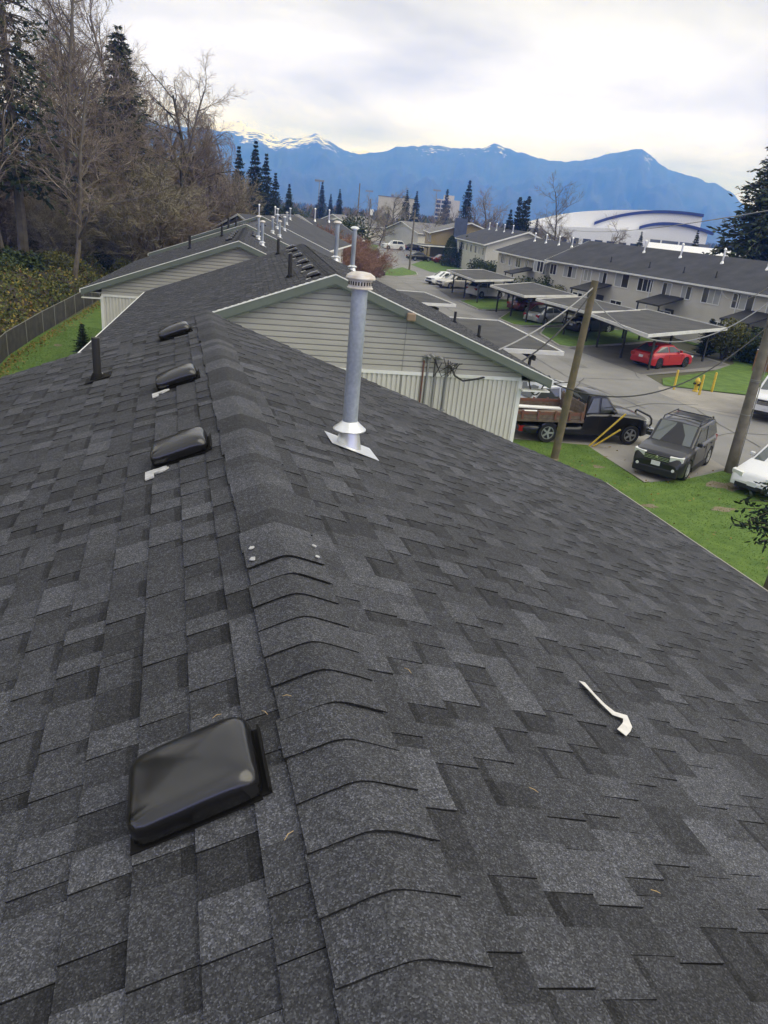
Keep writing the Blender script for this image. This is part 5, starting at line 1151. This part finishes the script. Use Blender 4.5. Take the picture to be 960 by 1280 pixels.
def pole(label, x, y, h, lean, r0, r1, m_):
    o = thing('utility_pole', label, 'pole', (x, y, 0), 0, 'wooden utility poles'); b = MB(); b.tube([(0, 0, -.3), (lean[0] * .5, lean[1] * .5, h * .5), (lean[0], lean[1], h)], [r0, (r0 + r1) / 2, r1], 14); b.build('shaft', m_, o, 40); return o
p1 = pole('short mossy wooden pole leaning beside the flatbed truck', 13.35, 22.6, 6.25, (.30, .02), .145, .115, M_POLE)
p2 = pole('tall grey wooden pole rising out of the right edge', 19.75, 21.0, 9.5, (.05, .1), .19, .14, M_POLEG)
p3 = pole('thin distant pole on the grass corner', 33.4, 106.0, 8.2, (0, 0), .14, .10, M_POLEG)
b = MB(); b.box(.0, .5, -.06, .06, 7.0, 7.2); b.build('lamp_arm', M_FPOST, p3)
for k, z in enumerate((2.2, 3.4, 3.45)):
    b = MB(); b.lathe([(.176, z), (.176, z + .03)], 14); b.build('band', M_FPOST, p2)
b = MB(); b.tube([(.15, -.14, .1), (.14, -.13, 5.5)], .018, 6); b.build('ground_wire_guard', M_FPOST, p2)
for (x, y, h, lab) in ((43.9, 184.9, 13, 'dark far pole left of the white sign'), (41.7, 164.8, 9.6, 'far pole carrying a white box'), (78.5, 247.9, 13, 'far pole right of the conifers')):
    q = pole(lab, x, y, h, (0, 0), .17, .12, M_POLEG)
    if h == 9.6: b = MB(); b.box(.15, .85, -.1, .1, 6.4, 7.6); b.build('box', M_WHITE, q)
# yellow guy guards
M_YELP = mat('yellow_guard', (0.62, 0.44, 0.06), .5, var=.1, vscale=4)
for k, (a, b_) in enumerate((((15.6, 24.0, .02), (16.65, 23.6, 1.45)), ((15.75, 23.95, .02), (16.5, 23.5, .85)))):
    b = MB(); b.tube([a, b_], .035, 8); tag(b.build('guy_guard', M_YELP), ('longer yellow guy wire guard leaning at the edge of the lawn', 'shorter yellow guy wire guard leaning at the edge of the lawn')[k], 'guard', 'yellow guy wire guards')
# bollards and hydrant
for k, (x, y, lab) in enumerate(((26.9, 34.3, 'yellow bollard left of the hydrant'), (27.75, 33.2, 'yellow bollard in front of the hydrant'), (29.2, 34.0, 'yellow bollard right of the hydrant, nearest the road'))):
    o = thing('bollard', lab, 'bollard', (x, y, .013), 0, 'yellow bollards round the hydrant'); b = MB(); b.lathe([(.062, 0), (.062, 1.06), (.055, 1.09), (.02, 1.11)], 14); b.build('post', M_YELP, o, 40); b = MB(); b.lathe([(.0645, .86), (.0645, .92)], 14); b.build('band', M_YELP, o)
hy = thing('fire_hydrant', 'squat yellow fire hydrant between the bollards', 'hydrant', (28.1, 34.0, .013)); b = MB(); b.lathe([(.16, 0), (.16, .05), (.11, .07), (.11, .55), (.15, .57), (.15, .61), (.12, .65), (.09, .74), (.03, .78)], 16); b.build('barrel', M_YELP, hy, 40)
for (a, b_) in (((-.22, 0, .45), (.22, 0, .45)), ((0, -.2, .4), (0, .05, .4))): b = MB(); b.tube([a, b_], .06, 10); b.build('nozzle', M_TRIM, hy, 40)
# overhead wires (each its own thing)
def wire(label, A, B_, sag, r=.018, m_=None, extra=None):
    A, B_ = Vector(A), Vector(B_); P = []
    for i in range(25):
        t = i / 24; p = A.lerp(B_, t); p.z -= sag * 4 * t * (1 - t); P.append(p)
    if extra: P = [Vector(e) for e in extra] + P
    b = MB(); b.tube(P, r, 6); return tag(b.build('overhead_wire', m_ or M_CABLE, None, 40), label, 'wire', 'service wires over the drive')
def h2w(x, y, z):
    a = math.radians(5.5); return (3.5 + x * math.cos(a) + y * math.sin(a), 16.4 - x * math.sin(a) + y * math.cos(a), z)
TOP1 = (13.64, 22.62, 6.05)
wire('grey service cable from the gable conduits up to the short mossy pole', h2w(2.95, .12, 4.52), TOP1, .35, .022, M_CABG)
wire('black twisted service cable drooping from the conduits under the rake to the short pole', h2w(3.55, -.05, 4.28), (13.62, 22.6, 5.9), .55, .024, M_CABLE, [h2w(2.9, .1, 4.5), h2w(3.0, .05, 4.3), h2w(3.2, 0, 4.2)])
wire('pale cable from the short pole to the tall pole, sagging low over the road', (13.66, 22.64, 5.7), (19.78, 21.05, 6.4), 1.55, .02, M_CABG)
wire('dark cable sagging from the big gable eave across the road', h2w(5.3, .3, 4.3), (19.72, 21.05, 5.4), 1.3, .02, M_CABLE)
wire('thin cable running from the tall pole past the red car to the cream row', (19.8, 21.1, 7.0), (41.2, 50.0, 4.5), .9, .014, M_CABG)
wire('thin wire crossing in front of the huge cedar', (19.8, 21.1, 9.2), (60.0, 118.0, 8.4), 1.2, .02, M_CABG)
wire('dark cable looping at the eave corner of the big gable', h2w(4.9, .15, 4.32), h2w(5.5, .4, 4.35), .45, .018, M_CABLE)
wf = thing('wood_fence', 'short brown plank fence against the wall at the right edge', 'fence', (0, 0, 0)); M_BRWN = mat('fence_brown', (0.20, 0.10, 0.045), .8, var=.2, vscale=5)
A_, B_ = Vector((37.6, 40.6, 0)), Vector((42.4, 38.0, 0)); n_ = 34
for k in range(n_):
    a_, b2 = A_.lerp(B_, k / n_), A_.lerp(B_, (k + .93) / n_); b = MB(); b.bar((a_.x, a_.y, .75), (b2.x, b2.y, .75), .025, 1.4 + RND.uniform(-.02, .02)); b.build('plank', M_BRWN, wf)
b = MB(); b.bar((A_.x, A_.y, 1.47), (B_.x, B_.y, 1.47), .09, .04); b.build('cap_rail', M_WHITE, wf)
# small white stair at the corner of the big gable house
st = thing('porch_stair', 'small white stair and rail at the corner of the big gable house', 'stair', h2w(4.85, 1.0, 0), -math.radians(5.5))
for k in range(6):
    b = MB(); b.box(.05 + .22 * k, .30 + .22 * k, 0, 1.0, 1.15 - .19 * k, 1.20 - .19 * k); b.build('step', M_WHITE, st)
for y in (.02, .98): b = MB(); b.bar((0, y, 1.1), (1.45, y, .05), .06, .22); b.build('stringer', M_WHITE, st)
b = MB(); b.bar((0, 0, 2.0), (1.4, 0, 1.0), .07, .07); b.build('handrail', M_WHITE, st)
for k in range(3): b = MB(); b.box(.05 + .6 * k, .11 + .6 * k, -.03, .03, .6 - .3 * k if k < 2 else 0, 1.98 - .43 * k); b.build('baluster', M_WHITE, st)
# ---- things lying on the roof
def on_roof(side, d, y, h=.018): q = slope_pt(side, d, y, R1, h); return Vector((q[0] + X1, q[1], q[2]))
M_RIB2 = mat('ribbon_pale', (0.62, 0.60, 0.57), .6, var=.1, vscale=40)
rp_ = [(1.163, 2.0, .012), (1.165, 1.93, .016), (1.168, 1.86, .02), (1.19, 1.815, .016), (1.225, 1.795, .03), (1.222, 1.765, .012), (1.19, 1.735, .018), (1.145, 1.70, .012)]
ribbon = MB(); c = [on_roof(1, d, y, h * .6 + .013) for d, y, h in rp_]; vs_ = []
for i, p in enumerate(c):
    d = (c[min(i + 1, len(c) - 1)] - c[max(i - 1, 0)]).normalized(); n = Vector((SL * CS, 0, CS)); s_ = d.cross(n).normalized() * (.0145 if i < 4 else .018); tw = n * (.003 * math.sin(i * 1.3))
    vs_ += [tuple(p + s_ + tw), tuple(p - s_ - tw), tuple(p + s_ + tw - n * .0012), tuple(p - s_ - tw - n * .0012)]
fs = []
for i in range(len(c) - 1):
    a = i * 4; fs += [(a, a + 4, a + 5, a + 1), (a + 2, a + 3, a + 7, a + 6), (a, a + 2, a + 6, a + 4), (a + 1, a + 5, a + 7, a + 3)]
ribbon.add(vs_, fs); tag(ribbon.build('ribbon', M_RIB2, None, 60, fix=True), 'pale curled strip of tape lying on the right roof slope', 'tape')
M_STRAW = mat('straw', (0.42, 0.30, 0.14), .8, var=.2, vscale=60); rn = random.Random(8)
for k, (s_, d, y, lab) in enumerate(((-1, .173, 1.56, 'orange pine needle beside the ridge, above the near vent'), (-1, .105, 1.57, 'pale pine needle on the ridge cap above the near vent'), (-1, .17, 1.147, 'yellow pine needle on the strip between the near vent and the caps'), (1, .535, 1.30, 'forked straw on the right slope below the tape'), (1, .742, 1.01, 'yellow straw on the right slope at the lower right'), (-1, .30, 1.62, 'pine needle uphill from the near vent'), (1, .30, 1.75, 'small straw just right of the caps'))):
    a = on_roof(s_, d, y, .020 if d > .15 else .036); v = Vector((rn.uniform(-1, 1), rn.uniform(-1, 1), 0)).normalized() * .014; n = Vector((s_ * SL * CS, 0, CS)); v = v - n * v.dot(n)
    b = MB(); b.tube([a - v, a + n * .003 + Vector((v.y, -v.x, 0)) * .15, a + v], [.0008, .0011, .0006], 5); tag(b.build('pine_needle', M_STRAW), lab, 'needle', 'straws and needles on the roof')
# dark foliage of a small tree reaching in at the right edge
rt = random.Random(12); t_ = thing('garden_tree', 'dark leafed branch tips reaching in at the right edge over the white sedan', 'tree', (12.75, 11.5, 0)); tk, cr_ = MB(), MB()
tk.tube([(0, 0, 0), (.1, 0, 2.2), (0, .1, 4.6)], [.12, .09, .03], 8)
for k in range(40):
    z = rt.uniform(1.7, 3.7); a = rt.uniform(0, 2 * PI); L_ = rt.uniform(.7, 1.5) * (1.25 - z / 5.5); s_ = Vector((0, 0, z)); e_ = s_ + Vector((math.cos(a) * L_, math.sin(a) * L_, rt.uniform(-.3, .15))); tk.tube([s_, s_.lerp(e_, .5) + Vector((0, 0, .08)), e_], [.02, .012, .005], 4, cap=False)
    for c_ in range(26):
        p = s_.lerp(e_, .3 + .7 * rt.random()) + rv(rt) * .12; cr_.tone = max(0, min(1, rt.gauss(.3, .2))); quad_leaf(cr_, p, (rv(rt) + Vector((math.cos(a), math.sin(a), -.2))).normalized(), rv(rt), rt.uniform(.10, .20), rt.uniform(.045, .075))
tk.build('trunk', M_BARK, t_); cr_.build('crown', M_FIRD, t_)
# ------------------------------------------------------------------ houses and large buildings further off
M_TANW = siding_mat('siding_tan', (0.33, 0.26, 0.13), .2); M_BLUEC = mat('chimney_blue', (0.07, 0.09, 0.15), .7, var=.15, vscale=2)
M_ROOFG = mat('roof_grey_far', (0.16, 0.155, 0.15), .9, var=.2, vscale=1.0)
H6, L, fr, sl = row_house('pale gabled house just past the bend, left one of two', (15.8, 84.2), (9.6, 80.6), 10, 4.2, 6.0, 'houses past the bend', wall=M_SIDW)
for x in (.9, 3.0): window(H6, fr, .8, 1.0, (x, .012, 2.7), 2)
small_pipe(H6, 3.0, -4.0, 4.2 + 4.0 * sl, M_ALU, 1.3); small_pipe(H6, 5.0, -4.2, 4.2 + 4.2 * sl, M_ALU, 1.3)
H7, L, fr, sl = row_house('pale gabled house past the bend, right one of two', (22.6, 90.6), (18.0, 87.4), 10, 4.2, 6.1, 'houses past the bend', wall=M_SIDW)
window(H7, fr, .8, 1.0, (1.2, .012, 2.7), 2); window(H7, fr, .8, 1.0, (3.2, .012, 2.7), 2)
for x in (2.0, 4.4): small_pipe(H7, x, -4.2, 4.2 + 4.2 * sl, M_ALU, 1.3)
H8, L, fr, sl = row_house('white gable house with a dark roof beyond the cream rows', (43.0, 102.5), (46.8, 125.0), 12.5, 4.5, 6.75, GR, wall=M_SIDW)
for k, x in enumerate((1.5, 4.2, 6.6, 10.0, 13.0, 16.0, 19.0)): window(H8, fr, 1.1, 1.0, (x, .012, 3.0), 2, blind=.2)
for x in (4, 9, 14, 19): small_pipe(H8, x, -5.0, 4.5 + 5.0 * sl, M_ALU, 1.0)
H9, L, fr, sl = row_house('tan split level house with a blue chimney beside the far road', (47.0, 139.0), (52.0, 158.0), 15.5, 4.6, 7.0, None, wall=M_TANW, roofm=M_ROOFG, name='split_level_house')
H9['category'] = 'house'
for x in (2, 6, 11): window(H9, fr, 1.6, 1.1, (x, .012, 3.0), 2)
b = MB(); b.box(-.55, .55, -6.9, -4.6, 0, 7.6); b.build('chimney', M_BLUEC, H9)
carport('flat white edged carport in front of the tan house', [(43.5, 132.0), (52.5, 134.5), (51.5, 140.5), (43.5, 139.0)], z=2.6)
GF = 'small far houses'
for i, (A, B_, dp, e_, rg, m_, rm, lab) in enumerate((((48, 176), (60, 182), 12, 3.6, 5.8, M_SIDW, M_ROOFG, 'white walled bungalow behind the far white SUV'), ((36, 200), (48, 210), 12, 3.4, 5.6, M_SIDR, M_ROOFG, 'low house at the far left end of the road'), ((66, 190), (76, 204), 12, 4.0, 6.4, M_SIDW, M_ROOFR, 'far house behind the tan one'), ((26, 150), (30, 166), 11, 3.4, 5.6, M_SIDW, M_ROOFG, 'bungalow behind the reddish thicket'), ((92, 210), (104, 222), 14, 4.2, 6.8, M_SIDR, M_ROOFR, 'far house behind the cypress row'), ((14, 140), (20, 156), 10, 3.4, 5.4, M_SIDR, M_ROOFG, 'low house behind the two pale gabled houses'), ((2.5, 110), (6.5, 116), 9, 3.4, 4.9, M_SIDW, M_ROOFG, 'pale roofed house seen beyond the last grey roof'))):
    h_, L, fr, sl = row_house(lab, A, B_, dp, e_, rg, GF, wall=m_, roofm=rm, name='far_house'); h_['category'] = 'house'
    for k in range(3): window(h_, fr, 1.4, 1.1, (1.2 + k * 3.2, .012, 1.4), 2)
M_METW = mat('white_metal', (0.74, 0.74, 0.74), .5, var=.04, vscale=.05); M_ARB = mat('arena_blue', (0.022, 0.035, 0.15), .45); M_ARG = mat('arena_grey', (0.13, 0.14, 0.16), .6, var=.1, vscale=.1)
def flat_block(name, label, cat, x, y, w, d, z, rz, m_, roofm=None, group=None):
    o = thing(name, label, cat, (x, y, 0), rz, group); b = MB(); b.box(-w / 2, w / 2, -d / 2, d / 2, 0, z); b.build('wall', m_, o)
    b = MB(); b.box(-w / 2 - .3, w / 2 + .3, -d / 2 - .3, d / 2 + .3, z, z + .35); b.build('roof', roofm or M_METW, o); return o
wh, L, fr, sl = row_house('low white roofed shed behind the long cream row', (73.5, 84.0), (62.5, 92.5), 12, 5.2, 6.95, None, wall=M_SIDW, roofm=M_METW, name='warehouse'); wh['category'] = 'building'
for k in range(3): window(wh, fr, 1.8, 1.2, (2 + k * 3.6, .012, 2.6), 2)
wh2, L, fr, sl = row_house('pale shed roof at the right edge beyond the long row', (66.0, 44.0), (58.0, 51.5), 9, 5.3, 6.9, None, wall=M_SIDW, roofm=M_METW, name='warehouse'); wh2['category'] = 'building'
window(wh2, fr, 1.8, 1.2, (2, .012, 2.6), 2)
# arena
AX = Vector((.919, -.394, 0)); ar = thing('arena', 'large white arena with curved roof and two blue arcs', 'arena', (127.1, 260.7, 0), math.atan2(-.394, .919)); ar.scale = (.9, .9, .9)
hall = [(0, 0), (70, 0), (70, 11.2), (66.5, 13.2), (66.4, 17.6), (62, 18.4), (54, 18.5), (44, 18.0), (32, 16.9), (22, 15.6), (14, 13.8), (7, 11.6), (0, 9.4)]
b = MB(); b.prism_y(hall, 6, 60); b.build('hall', M_METW, ar, fix=True)
b = MB(); b.prism_y([(-1, 0), (46, 0), (46, 9.6), (30, 9.9), (-1, 8.2)], -6, 7); b.build('side_hall', M_METW, ar, fix=True)
b = MB(); b.box(20, 71, 4.5, 6.5, 0, 7.4); b.build('base_wall', M_ARG, ar)
def arc_band(P, w, y0, y1, nm):
    b = MB(); n = len(P)
    b.add([(p[0], y0, p[1] + w / 2) for p in P] + [(p[0], y0, p[1] - w / 2) for p in P] + [(p[0], y1, p[1] + w / 2) for p in P] + [(p[0], y1, p[1] - w / 2) for p in P],
          [(i, n + i, n + i + 1, i + 1) for i in range(n - 1)] + [(i, i + 1, 2 * n + i + 1, 2 * n + i) for i in range(n - 1)] + [(n + i, 3 * n + i, 3 * n + i + 1, n + i + 1) for i in range(n - 1)] + [(0, 2 * n, 3 * n, n), (n - 1, 2 * n - 1, 4 * n - 1, 3 * n - 1)])
    b.build(nm, M_ARB, ar, fix=True)
def curve3(a, m_, c, n=24): return [((1 - t) ** 2 * a[0] + 2 * t * (1 - t) * m_[0] + t * t * c[0], (1 - t) ** 2 * a[1] + 2 * t * (1 - t) * m_[1] + t * t * c[1]) for t in [i / n for i in range(n + 1)]]
arc_band(curve3((25, 11.2), (42, 19.6), (66.6, 17.9)), 1.15, 5.2, 8, 'blue_arc'); arc_band(curve3((43, 11.2), (54, 16.2), (72, 11.6)), 1.15, 5.0, 8, 'blue_arc')
for k in range(7): b = MB(); b.box(24 + k * 7, 24.5 + k * 7, 3.6, 4.4, 0, 7.6); b.build('column', M_METW, ar)
b = MB(); b.box(-1.2, 46.4, -6.6, -5.9, 9.5, 10.0); 
for k in range(9): b = MB(); b.box(2 + k * 4.6, 5 + k * 4.6, -6.06, -5.98, 3.0, 5.2); b.build('window', M_GLASS, ar)
# pale office block and tower block
M_OFF = mat('office_pale', (0.50, 0.46, 0.36), .7, var=.04, vscale=.1); M_TOW = mat('tower_pale', (0.50, 0.47, 0.43), .7)
ob = thing('office_block', 'pale windowless office block below the mountains', 'building', (116.4, 404, 0), -.28); b = MB(); b.box(-9.6, 9.6, 0, 16, 0, 14.2); b.build('wall', M_OFF, ob)
b = MB(); b.box(-9.9, 9.9, -.2, 16.2, 14.2, 14.5); b.build('roof', M_ROOFG, ob); b = MB(); b.box(3, 6, 4, 8, 14.5, 15.6); b.build('roof_plant', M_ARG, ob); b = MB(); b.box(-3, -1.6, 4, 7, 14.5, 15.5); b.build('roof_plant', M_ARG, ob)
for k in range(4): b = MB(); b.box(-8 + k * 4.3, -6.6 + k * 4.3, -.05, .05, 2, 4); b.build('window', M_GLASS, ob)
tw = thing('tower_block', 'pale tower block with rows of dark windows', 'building', (176, 489.5, 0), -.35); b = MB(); b.box(-8, 8, 0, 14, 0, 17.4); b.build('wall', M_TOW, tw); b = MB(); b.box(-3, 4, 3, 10, 17.4, 20.2); b.build('roof_plant', M_TOW, tw)
for r_ in range(6):
    for c in range(3): b = MB(); b.box(-7.4 + c * 3.4, -4.6 + c * 3.4, -.12, .05, 2 + r_ * 2.6, 3.7 + r_ * 2.6); b.build('window', M_GLASS, tw)
M_MAST = mat('mast_grey', (0.22, 0.24, 0.27), .6)
for (x, y, h, lab) in ((63.6, 344.2, 16.8, 'thin floodlight mast above the conifers'), (102.1, 407.4, 16.0, 'thin floodlight mast left of the pale office block'), (136.2, 397.3, 19.6, 'thin floodlight mast beside the tower block')):
    o = thing('floodlight_mast', lab, 'mast', (x, y, 0), -.3, 'floodlight masts'); b = MB(); b.tube([(0, 0, 0), (0, 0, h)], [.28, .16], 8); b.build('shaft', M_MAST, o); b = MB(); b.box(-2.0, 2.0, -.2, .2, h - .4, h + .4); b.build('lamp_bank', M_MAST, o)
# far wood and town greenery: a mass
fw_ = MB(); r = random.Random(41)
for k in range(4200):
    d = 260 + 1900 * r.random() ** 1.4; a = r.uniform(-.35, .85); x, y = d * math.sin(a), d * math.cos(a)
    if 110 < x < 210 and 200 < y < 330: continue
    h = r.uniform(3.0, 7.4); w = r.uniform(1.6, 3.6); fw_.tone = r.random(); b0 = len(fw_.v); n = 6
    ring = [(x + math.cos(2 * PI * j / n) * w * r.uniform(.7, 1.2), y + math.sin(2 * PI * j / n) * w * r.uniform(.7, 1.2), h * .35 + r.uniform(-.6, .6)) for j in range(n)]
    fw_.v += [(x, y, 0)] + ring + [(x + r.uniform(-.5, .5), y, h)]
    for j in range(n): j2 = (j + 1) % n; fw_.f += [(b0, b0 + 1 + j2, b0 + 1 + j), (b0 + n + 1, b0 + 1 + j, b0 + 1 + j2)]; fw_.t += [fw_.tone] * 2
M_FARW = ramp_mat('far_greenery', [(0, (0.02, 0.03, 0.015)), (.45, (0.035, 0.045, 0.022)), (.7, (0.075, 0.055, 0.038)), (1, (0.11, 0.085, 0.06))])
tag(fw_.build('far_wood', M_FARW), 'low mass of trees across the valley floor', 'trees', kind='stuff')
# ------------------------------------------------------------------ mountains
from mathutils import noise as mnoise
OUT1 = [(-.6, .05), (-.25, .062), (-.0517, .0675), (.0380, .0710), (.0705, .0703), (.1035, .0738), (.1277, .0658), (.1420, .0699), (.1754, .0793), (.1955, .0699), (.2206, .0616), (.2501, .0644), (.2789, .0741), (.3179, .0793), (.3524, .0787), (.3766, .0816), (.3954, .0866), (.4154, .0830), (.4455, .0765), (.4749, .0735), (.5117, .0798), (.5335, .0874), (.5554, .0932), (.5669, .0948), (.5796, .0863), (.6002, .0749), (.6235, .0706), (.6559, .0636), (.6754, .0548), (.7204, .0287), (.80, .022), (1.0, .03)]
OUT2 = [(-.6, .03), (0.0, .06), (.05, .077), (.0705, .0800), (.0845, .0835), (.0940, .0785), (.1131, .0735), (.1275, .0705), (.15, .055), (.205, .055), (.2205, .0634), (.2352, .0662), (.2452, .0642), (.26, .055), (.45, .060), (.4653, .0745), (.48, .07), (.515, .076), (.5288, .0892), (.5385, .0866), (.56, .07), (.7, .02), (1.0, .02)]
def range_mesh(name, out_, r0, r1, snow, seed, m_):
    mb = MB(); na, nr = 640, 30; a0, a1 = -.42, .95; V = []; hs = []
    for i in range(na + 1):
        a = a0 + (a1 - a0) * i / na; e_ = interp(out_, a)
        for j in range(nr + 1):
            t = j / nr; rr_ = r0 + (r1 - r0) * t * 1.25; p = Vector((math.sin(a) * rr_, math.cos(a) * rr_, 0))
            top = e_ * r1 + 7.8
            if t <= .8:
                q = t / .8; ns = mnoise.fractal(Vector((a * 26 + seed, q * 2.2, 0)), 1.0, 2.1, 5); sh = q ** 1.25
                h = top * max(0, sh + ns * .55 * q * (1 - q) * 1.6)
                h += q ** 3 * (mnoise.fractal(Vector((a * 75, seed, q)), 1.0, 2.2, 4) * 9.0 - 3.0)
            else: h = top * (1 - (t - .8) / .2 * 1.02)
            V.append((p.x, p.y, h - 3)); hs.append((h / max(top, 1), a, h))
    mb.v = V
    for i in range(na):
        for j in range(nr):
            k = i * (nr + 1) + j; mb.f.append((k, k + nr + 1, k + nr + 2, k + 1))
            q, a, h = hs[k]; n2 = mnoise.fractal(Vector((a * 60, h * .02, seed + 3)), 1.0, 2.0, 4)
            mb.t.append(0.0)
    o = mb.build(name, m_, None, 80); tag(o, kind='structure')
    at = o.data.attributes.new('snow', 'FLOAT', 'POINT'); at.data.foreach_set('value', [snow(a, q, h) for (q, a, h) in hs])
M_MTN = mat('mountain_forest', (0.030, 0.038, 0.040), .95); nt = M_MTN.node_tree
at_ = nt.nodes.new('ShaderNodeAttribute'); at_.attribute_name = 'snow'; ge_ = nt.nodes.new('ShaderNodeNewGeometry')
nz_ = nt.nodes.new('ShaderNodeTexNoise'); nz_.inputs['Scale'].default_value = .022; nz_.inputs['Detail'].default_value = 9; nz_.inputs['Roughness'].default_value = .62; nt.links.new(ge_.outputs['Position'], nz_.inputs['Vector'])
ad_ = nt.nodes.new('ShaderNodeMath'); ad_.operation = 'ADD'; nt.links.new(at_.outputs['Fac'], ad_.inputs[0]); nt.links.new(nz_.outputs['Fac'], ad_.inputs[1])
mr_ = nt.nodes.new('ShaderNodeMapRange'); mr_.inputs['From Min'].default_value = .98; mr_.inputs['From Max'].default_value = 1.06; nt.links.new(ad_.outputs[0], mr_.inputs['Value'])
mx_ = nt.nodes.new('ShaderNodeMix'); mx_.data_type = 'RGBA'; nt.links.new(mr_.outputs[0], mx_.inputs['Factor']); nq_ = nt.nodes.new('ShaderNodeTexNoise'); nq_.inputs['Scale'].default_value = .006; nq_.inputs['Detail'].default_value = 10; nq_.inputs['Roughness'].default_value = .65; nt.links.new(ge_.outputs['Position'], nq_.inputs['Vector']); cq_ = nt.nodes.new('ShaderNodeValToRGB'); nt.links.new(nq_.outputs['Fac'], cq_.inputs[0]); cq_.color_ramp.elements[0].position = .36; cq_.color_ramp.elements[0].color = (.010, .015, .018, 1); cq_.color_ramp.elements[1].position = .68; cq_.color_ramp.elements[1].color = (.05, .055, .055, 1); nt.links.new(cq_.outputs[0], mx_.inputs['A']); mx_.inputs['B'].default_value = (0.85, 0.86, 0.88, 1)
nt.links.new(mx_.outputs['Result'], nt.nodes['Principled BSDF'].inputs['Base Color'])
def snow1(a, q, h):
    def bump_(c, w): return max(0.0, 1 - abs(a - c) / w)
    z = .34 * bump_(.16, .09) + .22 * bump_(.09, .05) + .2 * bump_(.40, .05) + .16 * bump_(.575, .06) + .2 * bump_(.31, .09)
    return (z + .16) * min(1, max(0, (q - .6) / .22)) + .08 * q
range_mesh('hills', OUT1, 2400, 4200, snow1, 3.0, M_MTN)
range_mesh('hills', OUT2, 4350, 4900, lambda a, q, h: .62 * min(1, max(0, (q - .4) / .3)), 9.0, M_MTN)
# ------------------------------------------------------------------ air
hb = MB(); hb.box(-3000, 5000, -500, 5600, -1.5, 452)
M_HAZE = bpy.data.materials.new('haze'); M_HAZE.use_nodes = True; nt = M_HAZE.node_tree
for n in list(nt.nodes):
    if n.type != 'OUTPUT_MATERIAL': nt.nodes.remove(n)
pv = nt.nodes.new('ShaderNodeVolumePrincipled'); pv.inputs['Color'].default_value = (0.085, 0.27, 1.0, 1); pv.inputs['Absorption Color'].default_value = (1, 1, 1, 1); pv.inputs['Density'].default_value = 0.00046; pv.inputs['Anisotropy'].default_value = 0.0
nt.links.new(pv.outputs[0], [n for n in nt.nodes if n.type == 'OUTPUT_MATERIAL'][0].inputs['Volume'])
hz_o = hb.build('haze', M_HAZE); tag(hz_o, 'pale blue air over the valley', 'haze', kind='stuff')
